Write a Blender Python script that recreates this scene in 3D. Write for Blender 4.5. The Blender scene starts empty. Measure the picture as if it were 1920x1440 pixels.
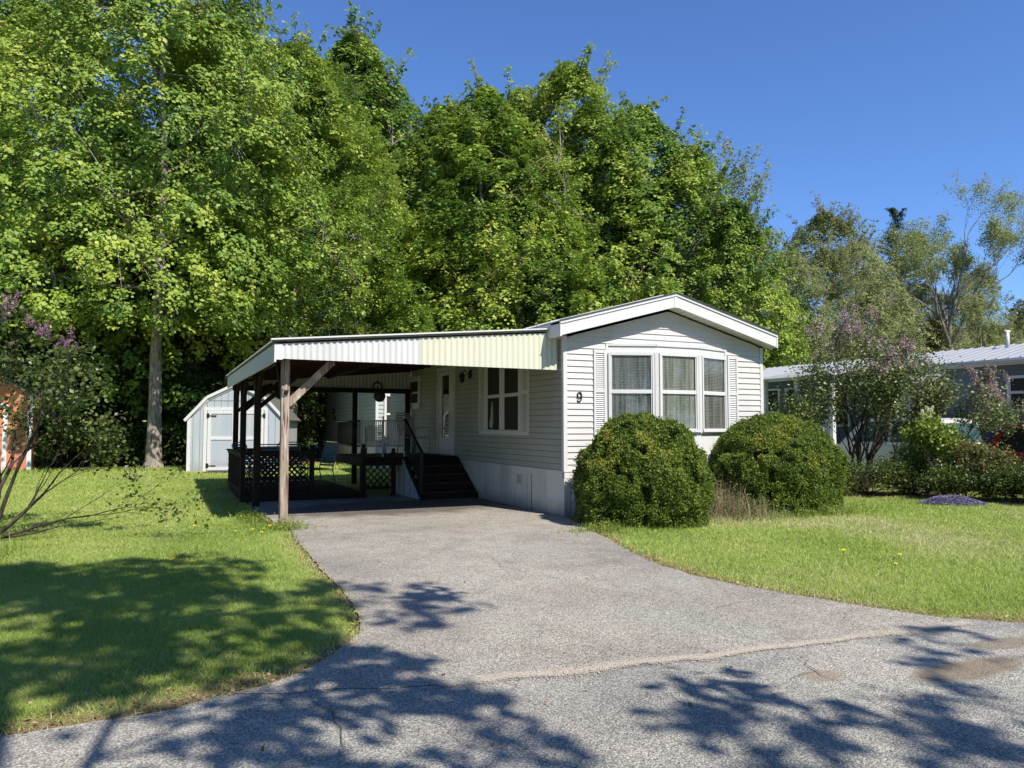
import bpy, math, random
import numpy as np
from mathutils import Vector, Matrix

# ---------------------------------------------------------------- camera, sky, sun
sc = bpy.context.scene
camd = bpy.data.cameras.new('camera'); cam = bpy.data.objects.new('camera', camd)
sc.collection.objects.link(cam); sc.camera = cam
camd.sensor_width = 36.0; camd.lens = 27.04; camd.clip_start = 0.1; camd.clip_end = 2500
cam.location = (0, 0, 1.5)
cam.rotation_euler = (math.radians(90 + 3.18), 0, math.radians(-24.6))
world = bpy.data.worlds.new('World'); sc.world = world; world.use_nodes = True
wn = world.node_tree
sky = wn.nodes.new('ShaderNodeTexSky'); sky.sky_type = 'NISHITA'; sky.sun_disc = False
sky.sun_elevation = math.radians(48.2); sky.sun_rotation = math.radians(165.6)
sky.air_density = 1.0; sky.dust_density = 0.05; sky.ozone_density = 3.2; sky.altitude = 300
tint = wn.nodes.new('ShaderNodeMix'); tint.data_type = 'RGBA'; tint.blend_type = 'MULTIPLY'; tint.inputs[0].default_value = 1
tint.inputs[7].default_value = (0.74, 0.98, 1.38, 1)     # the deep clean blue of a dry spring day
wn.links.new(sky.outputs[0], tint.inputs[6]); wn.links.new(tint.outputs[2], wn.nodes['Background'].inputs[0])
wn.nodes['Background'].inputs[1].default_value = 0.10
SUN = Vector((-0.222, 0.867, -1.0)).normalized()
ld = bpy.data.lights.new('sun', 'SUN'); ld.energy = 5.0; ld.angle = math.radians(0.53); ld.color = (1.0, 0.93, 0.82)
sun = bpy.data.objects.new('sun', ld); sc.collection.objects.link(sun)
sun.rotation_euler = SUN.to_track_quat('-Z', 'Y').to_euler(); sun.location = (5, -15, 30)
sc.view_settings.view_transform = 'Standard'; sc.view_settings.look = 'None'
sc.view_settings.exposure = 0.44; sc.view_settings.gamma = 1.0
sc.cycles.max_bounces = 6; sc.cycles.transparent_max_bounces = 12
sc.cycles.diffuse_bounces = 2; sc.cycles.glossy_bounces = 3; sc.cycles.transmission_bounces = 3
sc.cycles.sample_clamp_indirect = 4.0

COL = sc.collection
def R(a): return math.radians(a)

# ---------------------------------------------------------------- materials
def mat(name, color, rough=0.7, noise=None, spec=0.3, bump=None, metallic=0.0, coat=0):
    """noise: list of (scale, amount, colour2, stretch(3)) mixed over the base colour; bump: (scale, strength, stretch)"""
    m = bpy.data.materials.new(name); m.use_nodes = True
    nt = m.node_tree; b = nt.nodes['Principled BSDF']
    b.inputs['Roughness'].default_value = rough; b.inputs['Metallic'].default_value = metallic
    b.inputs['Specular IOR Level'].default_value = spec
    if coat: b.inputs['Coat Weight'].default_value = coat
    b.inputs['Base Color'].default_value = (*color, 1)
    tc = nt.nodes.new('ShaderNodeTexCoord')
    last = None
    for (scale, lo, hi, c2, st) in (noise or []):
        mp = nt.nodes.new('ShaderNodeMapping'); mp.inputs['Scale'].default_value = st
        nt.links.new(tc.outputs['Object'], mp.inputs[0])
        n = nt.nodes.new('ShaderNodeTexNoise'); n.inputs['Scale'].default_value = scale; n.inputs['Detail'].default_value = 4
        nt.links.new(mp.outputs[0], n.inputs['Vector'])
        r = nt.nodes.new('ShaderNodeMapRange'); r.inputs[1].default_value = lo; r.inputs[2].default_value = hi
        nt.links.new(n.outputs['Fac'], r.inputs[0])
        mx = nt.nodes.new('ShaderNodeMix'); mx.data_type = 'RGBA'
        nt.links.new(r.outputs[0], mx.inputs[0])
        if last is None: mx.inputs[6].default_value = (*color, 1)
        else: nt.links.new(last, mx.inputs[6])
        mx.inputs[7].default_value = (*c2, 1); last = mx.outputs[2]
    if last is not None: nt.links.new(last, b.inputs['Base Color'])
    if bump:
        mp = nt.nodes.new('ShaderNodeMapping'); mp.inputs['Scale'].default_value = bump[2]
        nt.links.new(tc.outputs['Object'], mp.inputs[0])
        n = nt.nodes.new('ShaderNodeTexNoise'); n.inputs['Scale'].default_value = bump[0]; n.inputs['Detail'].default_value = 3
        nt.links.new(mp.outputs[0], n.inputs['Vector'])
        bp = nt.nodes.new('ShaderNodeBump'); bp.inputs['Strength'].default_value = bump[1]; bp.inputs['Distance'].default_value = 0.02
        nt.links.new(n.outputs['Fac'], bp.inputs['Height']); nt.links.new(bp.outputs[0], b.inputs['Normal'])
    return m

def leafmat(name, stops, trans=0.35, rough=0.5, spec=0.25):
    """stops: [(pos,(r,g,b))]; the per-leaf attribute 'v' picks the leaf's own colour"""
    m = bpy.data.materials.new(name); m.use_nodes = True
    nt = m.node_tree; b = nt.nodes['Principled BSDF']; out = nt.nodes['Material Output']
    at = nt.nodes.new('ShaderNodeAttribute'); at.attribute_name = 'v'
    rp = nt.nodes.new('ShaderNodeValToRGB'); e = rp.color_ramp.elements
    while len(e) < len(stops): e.new(0.5)
    for i, (p, c) in enumerate(stops): e[i].position = p; e[i].color = (*c, 1)
    nt.links.new(at.outputs['Fac'], rp.inputs[0]); nt.links.new(rp.outputs[0], b.inputs['Base Color'])
    b.inputs['Roughness'].default_value = rough; b.inputs['Specular IOR Level'].default_value = spec
    if trans > 0:
        t = nt.nodes.new('ShaderNodeBsdfTranslucent'); mx = nt.nodes.new('ShaderNodeMixShader'); mx.inputs[0].default_value = trans
        nt.links.new(rp.outputs[0], t.inputs[0])
        nt.links.new(b.outputs[0], mx.inputs[1]); nt.links.new(t.outputs[0], mx.inputs[2]); nt.links.new(mx.outputs[0], out.inputs[0])
    return m

def glassmat(name, tint=(0.8, 0.85, 0.85), refl=0.12):
    m = bpy.data.materials.new(name); m.use_nodes = True
    nt = m.node_tree; out = nt.nodes['Material Output']; nt.nodes.remove(nt.nodes['Principled BSDF'])
    tr = nt.nodes.new('ShaderNodeBsdfTransparent'); tr.inputs[0].default_value = (*tint, 1)
    gl = nt.nodes.new('ShaderNodeBsdfGlossy'); gl.inputs['Roughness'].default_value = 0.03
    lw = nt.nodes.new('ShaderNodeLayerWeight'); lw.inputs[0].default_value = 0.35
    ml = nt.nodes.new('ShaderNodeMath'); ml.operation = 'MULTIPLY_ADD'; ml.inputs[1].default_value = 0.3; ml.inputs[2].default_value = refl
    nt.links.new(lw.outputs['Fresnel'], ml.inputs[0])
    mx = nt.nodes.new('ShaderNodeMixShader'); nt.links.new(ml.outputs[0], mx.inputs[0])
    nt.links.new(tr.outputs[0], mx.inputs[1]); nt.links.new(gl.outputs[0], mx.inputs[2]); nt.links.new(mx.outputs[0], out.inputs[0])
    return m

S1 = (1, 1, 1)
M = {}
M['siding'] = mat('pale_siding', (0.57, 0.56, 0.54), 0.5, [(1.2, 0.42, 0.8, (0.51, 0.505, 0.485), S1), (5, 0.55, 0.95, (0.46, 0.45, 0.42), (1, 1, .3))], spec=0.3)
M['siding_side'] = mat('green_grey_siding_shaded', (0.40, 0.395, 0.355), 0.55, [(1.5, 0.4, 0.75, (0.33, 0.335, 0.295), S1)])  # side siding toned darker than the front, carport shade put into the colour
M['white'] = mat('white_paint', (0.63, 0.635, 0.63), 0.45, [(1.0, 0.5, 0.9, (0.58, 0.585, 0.58), S1)])
M['trim'] = mat('white_trim', (0.60, 0.605, 0.60), 0.45, [(2.0, 0.5, 0.85, (0.54, 0.545, 0.53), S1)])
M['skirt'] = mat('white_skirting', (0.64, 0.63, 0.6), 0.5, [(1.6, 0.42, 0.75, (0.5, 0.485, 0.45), (1, 1, .4)), (9, 0.55, .8, (.42, .40, .36), (1, 1, .1))])
M['soffit'] = mat('cream_soffit', (0.62, 0.62, 0.55), 0.5)
M['corr_white'] = mat('white_corrugated', (0.60, 0.605, 0.61), 0.42, [(2.5, 0.45, 0.8, (0.53, 0.53, 0.52), (1, 1, .3))])
M['corr_cream'] = mat('cream_corrugated', (0.60, 0.61, 0.49), 0.45, [(2.2, 0.45, 0.8, (0.57, 0.555, 0.45), (1, 1, .3))])
M['roofmetal'] = mat('roof_metal', (0.55, 0.56, 0.56), 0.4, [(2, 0.4, 0.8, (0.42, 0.42, 0.41), S1)], metallic=0.3)
M['dark_edge'] = mat('dark_edge', (0.06, 0.06, 0.065), 0.6)
M['darkwood'] = mat('dark_stained_wood', (0.022, 0.015, 0.012), 0.75, [(9, 0.4, 0.8, (0.04, 0.025, 0.02), (1, 1, .15))], spec=0.15)
M['rafter'] = mat('red_brown_rafters', (0.05, 0.022, 0.018), 0.8, [(9, 0.4, 0.8, (0.03, 0.015, 0.012), (.2, 1, 1))], spec=0.1)
M['postwood'] = mat('weathered_post_wood', (0.37, 0.30, 0.25), 0.8,
    [(16, 0.42, 0.6, (0.26, 0.18, 0.13), (1, 1, .06)), (34, 0.52, 0.64, (0.52, 0.46, 0.40), (1, 1, .06)), (55, .52, .62, (0.13, .08, .06), (1, 1, .06)), (3, .5, .6, (.3, .24, .18), (1, 1, 1))], bump=(30, 0.5, (1, 1, .08)), spec=0.15)
M['deck'] = mat('deck_boards', (0.06, 0.045, 0.04), 0.8, [(8, 0.4, 0.8, (0.035, 0.027, 0.025), (.2, 1, 1))], spec=0.15)
M['skytint_panel'] = mat('sky_tinted_white_board', (0.42, 0.46, 0.5), 0.6, [(4, 0.5, 0.8, (0.33, 0.36, 0.4), (1, 1, .3))])  # white boards, with the bluish skylight put into their colour
M['interior'] = mat('dark_interior', (0.035, 0.033, 0.03), 0.9)
M['curtain'] = mat('pale_curtain', (0.62, 0.6, 0.48), 0.9, [(22, 0.4, 0.6, (0.2, 0.2, 0.17), (1, 1, .03))])
M['sheer'] = mat('grey_sheer', (0.42, 0.42, 0.41), 0.9, [(22, 0.4, 0.6, (0.12, 0.12, 0.12), (1, 1, .03))])
M['blind'] = mat('blind_slat', (0.62, 0.62, 0.6), 0.6)
M['wood_in'] = mat('brown_inner_frame', (0.2, 0.12, 0.08), 0.7)
M['glass'] = glassmat('window_glass', (0.86, 0.88, 0.88), 0.05)
M['darkglass'] = mat('dark_window_glass', (0.02, 0.025, 0.03), 0.06, spec=0.6)
M['black'] = mat('black_metal', (0.015, 0.015, 0.016), 0.5)
M['alu'] = mat('pale_aluminium', (0.5, 0.5, 0.49), 0.4, metallic=0.2)
M['vent'] = mat('vent_grate', (0.3, 0.3, 0.3), 0.6)
M['teal_sl'] = mat('blue_green_strap', (0.12, 0.2, 0.24), 0.5)
M['chairframe'] = mat('chair_tube', (0.3, 0.36, 0.37), 0.4)
M['bark'] = mat('grey_bark', (0.32, 0.275, 0.235), 0.95, [(22, 0.46, 0.64, (0.14, 0.11, 0.09), (1, 1, .12)), (5, .5, .75, (0.42, 0.39, 0.34), S1)], bump=(26, 1.0, (1, 1, .15)), spec=0.1)
M['barkdark'] = mat('dark_bark', (0.09, 0.07, 0.058), 0.95, [(18, 0.42, 0.6, (0.045, 0.035, 0.03), (1, 1, .15))], spec=0.1)
M['barkpale'] = mat('pale_bark', (0.26, 0.235, 0.2), 0.9, [(10, 0.42, 0.6, (0.14, 0.12, 0.1), (1, 1, .3))], spec=0.1)
M['bluehouse'] = mat('blue_grey_siding', (0.12, 0.145, 0.165), 0.55, [(1.2, 0.4, 0.8, (0.10, 0.12, 0.14), S1)])
M['house2'] = mat('pale_teal_siding', (0.42, 0.47, 0.45), 0.55, [(1.2, 0.4, 0.8, (0.36, 0.42, 0.4), S1)])
M['terracotta'] = mat('terracotta_boards', (0.56, 0.22, 0.12), 0.75, [(3, 0.4, 0.8, (0.46, 0.17, 0.09), (1, 1, .2))])
M['shedboard'] = mat('pale_blue_grey_boards', (0.40, 0.435, 0.47), 0.75, [(2.2, 0.42, 0.7, (0.35, 0.41, 0.47), (1, 1, .25)), (7, 0.5, 0.75, (0.48, 0.46, 0.45), (1, 1, .2))])
M['shedgroove'] = mat('board_groove', (0.16, 0.17, 0.18), 0.9)
M['shedtrim'] = mat('chipped_white_trim', (0.62, 0.625, 0.63), 0.6, [(30, 0.62, 0.68, (0.35, 0.33, 0.31), S1)])
M['shingle'] = mat('mossy_shingle', (0.14, 0.14, 0.12), 0.9, [(8, 0.4, 0.7, (0.09, 0.09, 0.075), S1)])
M['brick'] = mat('tan_brick', (0.4, 0.24, 0.13), 0.9, [(6, 0.4, 0.6, (0.26, 0.14, 0.08), (1, 1, 3))])
M['redpaint'] = mat('red_car_paint', (0.42, 0.012, 0.02), 0.25, spec=0.5, coat=0.6)
M['whitepaint'] = mat('white_car_paint', (0.75, 0.76, 0.77), 0.3, spec=0.5, coat=0.4)
M['tyre'] = mat('tyre', (0.02, 0.02, 0.02), 0.85)
M['rim'] = mat('rim', (0.4, 0.4, 0.42), 0.35, metallic=0.6)
M['redlamp'] = mat('red_lamp', (0.4, 0.01, 0.01), 0.25)
M['tealglass'] = mat('teal_tinted_glass', (0.05, 0.11, 0.12), 0.08, spec=0.6)

def splash(m, z0, z1, col, amt=.8):
    nt = m.node_tree; b = nt.nodes['Principled BSDF']; ln = b.inputs['Base Color'].links
    tc = nt.nodes.new('ShaderNodeTexCoord'); sx = nt.nodes.new('ShaderNodeSeparateXYZ'); nt.links.new(tc.outputs['Object'], sx.inputs[0])
    n = nt.nodes.new('ShaderNodeTexNoise'); n.inputs['Scale'].default_value = 5; n.inputs['Detail'].default_value = 6; nt.links.new(tc.outputs['Object'], n.inputs['Vector'])
    ad = nt.nodes.new('ShaderNodeMath'); ad.operation = 'MULTIPLY_ADD'; ad.inputs[1].default_value = -.28; nt.links.new(n.outputs['Fac'], ad.inputs[0]); nt.links.new(sx.outputs['Z'], ad.inputs[2])
    r = nt.nodes.new('ShaderNodeMapRange'); r.inputs[1].default_value = z1 - .14; r.inputs[2].default_value = z0 - .14; r.inputs[3].default_value = 0; r.inputs[4].default_value = amt; nt.links.new(ad.outputs[0], r.inputs[0])
    mx = nt.nodes.new('ShaderNodeMix'); mx.data_type = 'RGBA'; nt.links.new(r.outputs[0], mx.inputs[0])
    if ln: nt.links.new(ln[0].from_socket, mx.inputs[6])
    mx.inputs[7].default_value = (*col, 1); nt.links.new(mx.outputs[2], b.inputs['Base Color'])
splash(M['skirt'], 0.0, .28, (.26, .22, .17)); splash(M['shedboard'], .05, .5, (.2, .2, .16), .6)

# ---------------------------------------------------------------- mesh builder
class MB:
    def __init__(s): s.v = []; s.f = []; s.mi = []; s.sm = []; s.m = 0
    def add(s, vs, fs, smooth=False):
        o = len(s.v); s.v += [tuple(v) for v in vs]
        for f in fs: s.f.append([i + o for i in f]); s.mi.append(s.m); s.sm.append(smooth)
    def box(s, a, b):
        (x0, y0, z0), (x1, y1, z1) = a, b
        x0, x1 = min(x0, x1), max(x0, x1); y0, y1 = min(y0, y1), max(y0, y1); z0, z1 = min(z0, z1), max(z0, z1)
        s.add([(x0, y0, z0), (x1, y0, z0), (x1, y1, z0), (x0, y1, z0), (x0, y0, z1), (x1, y0, z1), (x1, y1, z1), (x0, y1, z1)],
              [(0, 3, 2, 1), (4, 5, 6, 7), (0, 1, 5, 4), (1, 2, 6, 5), (2, 3, 7, 6), (3, 0, 4, 7)])
    def bar(s, p, q, w, h, up=(0, 0, 1)):
        p = Vector(p); q = Vector(q); d = (q - p).normalized(); u = Vector(up)
        if abs(d.dot(u)) > 0.98: u = Vector((0, 1, 0))
        a = d.cross(u).normalized(); b = a.cross(d).normalized()
        vs = []
        for c in (p, q):
            for (i, j) in ((-1, -1), (1, -1), (1, 1), (-1, 1)): vs.append(c + a * (i * w / 2) + b * (j * h / 2))
        s.add(vs, [(0, 3, 2, 1), (4, 5, 6, 7), (0, 1, 5, 4), (1, 2, 6, 5), (2, 3, 7, 6), (3, 0, 4, 7)])
    def tube(s, pts, rad, n=6, cap=True):
        pts = [Vector(p) for p in pts]
        if not isinstance(rad, (list, tuple)): rad = [rad] * len(pts)
        ref = Vector((0.31, 0.17, 0.93)); vs = []; fs = []
        for i, p in enumerate(pts):
            d = (pts[min(i + 1, len(pts) - 1)] - pts[max(i - 1, 0)]).normalized()
            a = d.cross(ref)
            if a.length < 0.1: a = d.cross(Vector((1, 0, 0)))
            a.normalize(); b = d.cross(a)
            for k in range(n):
                t = 2 * math.pi * k / n; vs.append(p + a * (math.cos(t) * rad[i]) + b * (math.sin(t) * rad[i]))
        for i in range(len(pts) - 1):
            for k in range(n):
                k2 = (k + 1) % n; fs.append((i * n + k, i * n + k2, (i + 1) * n + k2, (i + 1) * n + k))
        if cap: fs.append(tuple(range(n))[::-1]); fs.append(tuple((len(pts) - 1) * n + k for k in range(n)))
        s.add(vs, fs, True)
    def prism(s, poly, fn, d0, d1):
        """poly 2D points, fn(u, v, d) -> 3D"""
        n = len(poly)
        vs = [fn(u, v, d0) for u, v in poly] + [fn(u, v, d1) for u, v in poly]
        fs = [tuple(range(n))[::-1], tuple(range(n, 2 * n))] + [(i, (i + 1) % n, (i + 1) % n + n, i + n) for i in range(n)]
        s.add(vs, fs)
    def ball(s, c, r, n=8, sc3=(1, 1, 1)):
        vs = []; fs = []
        for i in range(n + 1):
            a = math.pi * i / n
            for k in range(n): t = 2 * math.pi * k / n; vs.append((c[0] + r * sc3[0] * math.sin(a) * math.cos(t), c[1] + r * sc3[1] * math.sin(a) * math.sin(t), c[2] + r * sc3[2] * math.cos(a)))
        for i in range(n):
            for k in range(n): k2 = (k + 1) % n; fs.append((i * n + k, (i + 1) * n + k, (i + 1) * n + k2, i * n + k2))
        s.add(vs, fs, True)
    def build(s, name, mats, parent=None):
        me = bpy.data.meshes.new(name); me.from_pydata(s.v, [], s.f)
        for m in (mats if isinstance(mats, (list, tuple)) else [mats]): me.materials.append(m)
        me.polygons.foreach_set('material_index', s.mi); me.polygons.foreach_set('use_smooth', s.sm); me.update()
        return link(name, me, parent)

def link(name, me, parent=None):
    o = bpy.data.objects.new(name, me); COL.objects.link(o)
    if parent is not None:
        o.parent = parent
        o.matrix_parent_inverse = Matrix.Identity(4)
    return o
# parts are modelled in world coordinates; things whose Empty is not at the origin get local coordinates
def tag(o, label=None, cat=None, group=None, kind=None):
    if label: o['label'] = label
    if cat: o['category'] = cat
    if group: o['group'] = group
    if kind: o['kind'] = kind
    return o
def thing(name, loc, label, cat, group=None, rz=0):
    o = bpy.data.objects.new(name, None); COL.objects.link(o); o.location = loc; o.rotation_euler = (0, 0, rz)
    o.empty_display_size = 0.3
    tag(o, label, cat, group); return o
def rebase(root):
    """children modelled in world space -> keep them there under an Empty moved to its base"""
    inv = Matrix.Translation(-Vector(root.location))
    for ch in root.children: ch.matrix_parent_inverse = inv
def copy_tree(o, parent=None):
    c = o.copy(); COL.objects.link(c)
    if parent is not None: c.parent = parent; c.matrix_parent_inverse = o.matrix_parent_inverse.copy()
    for ch in list(o.children): copy_tree(ch, c)
    return c

def quads(name, V, F, mat_, attr=None, parent=None, n=4, smooth=False):
    """fast numpy mesh: V (N,3), F (M,n)"""
    me = bpy.data.meshes.new(name)
    V = np.asarray(V, dtype=np.float32); F = np.asarray(F, dtype=np.int32)
    me.vertices.add(len(V)); me.vertices.foreach_set('co', V.ravel())
    me.loops.add(F.size); me.loops.foreach_set('vertex_index', F.ravel())
    me.polygons.add(len(F)); me.polygons.foreach_set('loop_start', np.arange(0, F.size, n, dtype=np.int32))
    try: me.polygons.foreach_set('loop_total', np.full(len(F), n, dtype=np.int32))
    except Exception: pass
    if attr is not None:
        a = me.attributes.new('v', 'FLOAT', 'POINT'); a.data.foreach_set('value', np.asarray(attr, dtype=np.float32))
    me.polygons.foreach_set('use_smooth', np.full(len(F), smooth))
    me.update(calc_edges=True); me.validate()
    if mat_ is not None: me.materials.append(mat_)
    return me

def sstep(a, b, x):
    t = np.clip((x - a) / (b - a), 0, 1); return t * t * (3 - 2 * t)
def gz(x, y):
    return 0.15 * sstep(17.0, 26.0, y) 
def gzf(x, y): return float(gz(np.float64(x), np.float64(y)))
# ---------------------------------------------------------------- ground, driveway, road
rng = np.random.default_rng(7)
def vnoise(x, y, scale, seed=0):
    x = np.asarray(x) * scale + seed * 13.7; y = np.asarray(y) * scale - seed * 7.3
    xi = np.floor(x).astype(int); yi = np.floor(y).astype(int); fx = x - xi; fy = y - yi
    fx = fx * fx * (3 - 2 * fx); fy = fy * fy * (3 - 2 * fy)
    def h(a, b):
        n = (a * 374761393 + b * 668265263 + seed * 1442695) & 0x7fffffff
        n = ((n ^ (n >> 13)) * 1274126177) & 0x7fffffff
        return ((n ^ (n >> 16)) & 0xffff) / 65535.0
    return (h(xi, yi) * (1 - fx) + h(xi + 1, yi) * fx) * (1 - fy) + (h(xi, yi + 1) * (1 - fx) + h(xi + 1, yi + 1) * fx) * fy

PAVE_L = [(-60, 4.0), (-20, 4.25), (-6, 4.42), (-.66, 4.47), (.12, 4.54), (.54, 4.71), (.8, 4.86), (1.14, 5.25), (1.36, 5.62), (1.5, 6.19), (1.55, 7.08),
          (1.56, 7.9), (1.6, 8.92), (1.7, 10.67), (1.76, 11.7), (1.66, 12.5), (1.62, 16.3)]
PAVE_R = [(6.2, 16.3), (6.2, 11.5), (5.88, 10.3), (5.5, 9.0), (5.16, 7.88), (4.98, 7.0), (4.92, 6.36), (5.0, 5.8), (5.11, 5.45), (5.34, 4.77), (5.62, 4.18), (6.05, 3.8), (7.5, 3.45), (12, 2.9), (60, 0)]
def densify(pts, step=0.12, jit=0.022):
    out = []
    for (a, b) in zip(pts[:-1], pts[1:]):
        L = math.hypot(b[0] - a[0], b[1] - a[1]); n = max(1, int(L / step)) if L < 12 else max(1, int(L / 1.5))
        for i in range(n):
            t = i / n; x = a[0] + (b[0] - a[0]) * t; y = a[1] + (b[1] - a[1]) * t
            j = jit * (2 * float(vnoise(x, y, 3.0, 3)) - 1) + jit * .6 * (2 * float(vnoise(x, y, 9.0, 4)) - 1)
            out.append((x - j * (b[1] - a[1]) / max(L, .01), y + j * (b[0] - a[0]) / max(L, .01)))
    out.append(pts[-1]); return out
PL = densify(PAVE_L); PR = densify(PAVE_R)
PAVE = PL + PR + [(60, -30), (-60, -30)]
PV = np.array(PAVE)
def inside(poly, x, y):
    c = np.zeros(x.shape, bool); n = len(poly)
    for i in range(n):
        x1, y1 = poly[i]; x2, y2 = poly[(i + 1) % n]
        if y1 == y2: continue
        m = ((y1 > y) != (y2 > y)) & (x < (x2 - x1) * (y - y1) / (y2 - y1) + x1); c ^= m
    return c
PVC = np.array(PAVE_L + PAVE_R)
def pdist(x, y):
    d = np.full(x.shape, 1e9)
    for i in range(len(PVC) - 1):
        a = PVC[i]; b = PVC[i + 1]; ab = b - a
        t = np.clip(((x - a[0]) * ab[0] + (y - a[1]) * ab[1]) / (ab @ ab), 0, 1)
        d = np.minimum(d, np.hypot(x - a[0] - t * ab[0], y - a[1] - t * ab[1]))
    return d

def axis(lo, hi, fine_lo, fine_hi, st):
    a = list(np.arange(fine_lo, fine_hi + st / 2, st)); s = st; v = fine_hi
    while v < hi: s *= 1.35; v = min(hi, v + s); a.append(v)
    s = st; v = fine_lo
    while v > lo: s *= 1.35; v = max(lo, v - s); a.insert(0, v)
    return np.array(a)
gx = axis(-600, 700, -9, 20, 0.14); gy = axis(-80, 900, 2, 27, 0.14)
GX, GY = np.meshgrid(gx, gy); GZ = gz(GX, GY)
GZ = np.where((GY > 3) & (GY < 40), GZ + 0.012 * (vnoise(GX, GY, 1.3, 1) - .5), GZ)
ins = inside(PAVE, GX, GY); GZ = np.where(ins, GZ - 0.012, GZ)
nx, ny = len(gx), len(gy)
idx = np.arange(nx * ny).reshape(ny, nx)
F = np.stack([idx[:-1, :-1], idx[:-1, 1:], idx[1:, 1:], idx[1:, :-1]], -1).reshape(-1, 4)
near = (GX > -12) & (GX < 24) & (GY > 1) & (GY < 30)
D = np.where(near, pdist(GX, GY), 5.0)
n1 = vnoise(GX, GY, 2.2, 5); n2 = vnoise(GX, GY, 7.0, 6)
dirt = np.clip(1 - (D - 0.03) / (0.06 + 0.34 * n1 * n2 * (1 + (GX < 1.4) * 1.0 + (GY < 5.2) * 1.2 + (GX > 4.5) * 1.0)), 0, 1)
# bare soil under the shrubs, beside the home, and in front of the round bushes
def blob(cx, cy, rx, ry): return np.clip(1.6 - 1.5 * np.sqrt(((GX - cx) / rx) ** 2 + ((GY - cy) / ry) ** 2) + (n2 - .5) * .5, 0, 1)
for b in ((6.9, 10.3, 1.4, 1.0), (10.2, 10.8, 1.6, 1.1), (8.6, 10.6, 1.8, .7), (15.5, 11.9, 3.2, 1.6), (-2.2, 12.2, 1.0, .8), (.8, 31.5, 12, 4.0), (1.55, 17.5, .35, 3.5)):
    dirt = np.maximum(dirt, blob(*b))
me = quads('ground', np.stack([GX.ravel(), GY.ravel(), GZ.ravel()], 1), F, None, attr=dirt.ravel(), smooth=True)
gm = bpy.data.materials.new('lawn_soil'); gm.use_nodes = True; nt = gm.node_tree; b = nt.nodes['Principled BSDF']
b.inputs['Roughness'].default_value = 0.95; b.inputs['Specular IOR Level'].default_value = 0.1
tc = nt.nodes.new('ShaderNodeTexCoord'); at = nt.nodes.new('ShaderNodeAttribute'); at.attribute_name = 'v'
def nz(scale, detail=5):
    n = nt.nodes.new('ShaderNodeTexNoise'); n.inputs['Scale'].default_value = scale; n.inputs['Detail'].default_value = detail
    nt.links.new(tc.outputs['Object'], n.inputs['Vector']); return n
def ramp(src, stops):
    r = nt.nodes.new('ShaderNodeValToRGB'); e = r.color_ramp.elements
    while len(e) < len(stops): e.new(.5)
    for i, (p, c) in enumerate(stops): e[i].position = p; e[i].color = (*c, 1)
    nt.links.new(src, r.inputs[0]); return r
def mixc(f, a, bb):
    m = nt.nodes.new('ShaderNodeMix'); m.data_type = 'RGBA'
    nt.links.new(f, m.inputs[0]); nt.links.new(a, m.inputs[6]); nt.links.new(bb, m.inputs[7]); return m.outputs[2]
g1 = ramp(nz(0.9).outputs['Fac'], [(.3, (.22, .28, .075)), (.6, (.30, .35, .10)), (.8, (.4, .38, .16))])
g2 = ramp(nz(38, 6).outputs['Fac'], [(.3, (.14, .18, .03)), (.6, (.38, .42, .12))])
ff = nt.nodes.new('ShaderNodeValue'); ff.outputs[0].default_value = .45
grass_c = mixc(ff.outputs[0], g1.outputs[0], g2.outputs[0])
dt = ramp(nz(45, 7).outputs['Fac'], [(.3, (.07, .042, .025)), (.5, (.2, .12, .07)), (.72, (.34, .25, .17))])
nt.links.new(mixc(at.outputs['Fac'], grass_c, dt.outputs[0]), b.inputs['Base Color'])
bp = nt.nodes.new('ShaderNodeBump'); bp.inputs['Strength'].default_value = .8; bp.inputs['Distance'].default_value = .03
nt.links.new(nz(55, 5).outputs['Fac'], bp.inputs['Height']); nt.links.new(bp.outputs[0], b.inputs['Normal'])
me.materials.append(gm); tag(link('ground', me), kind='structure')

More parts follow.
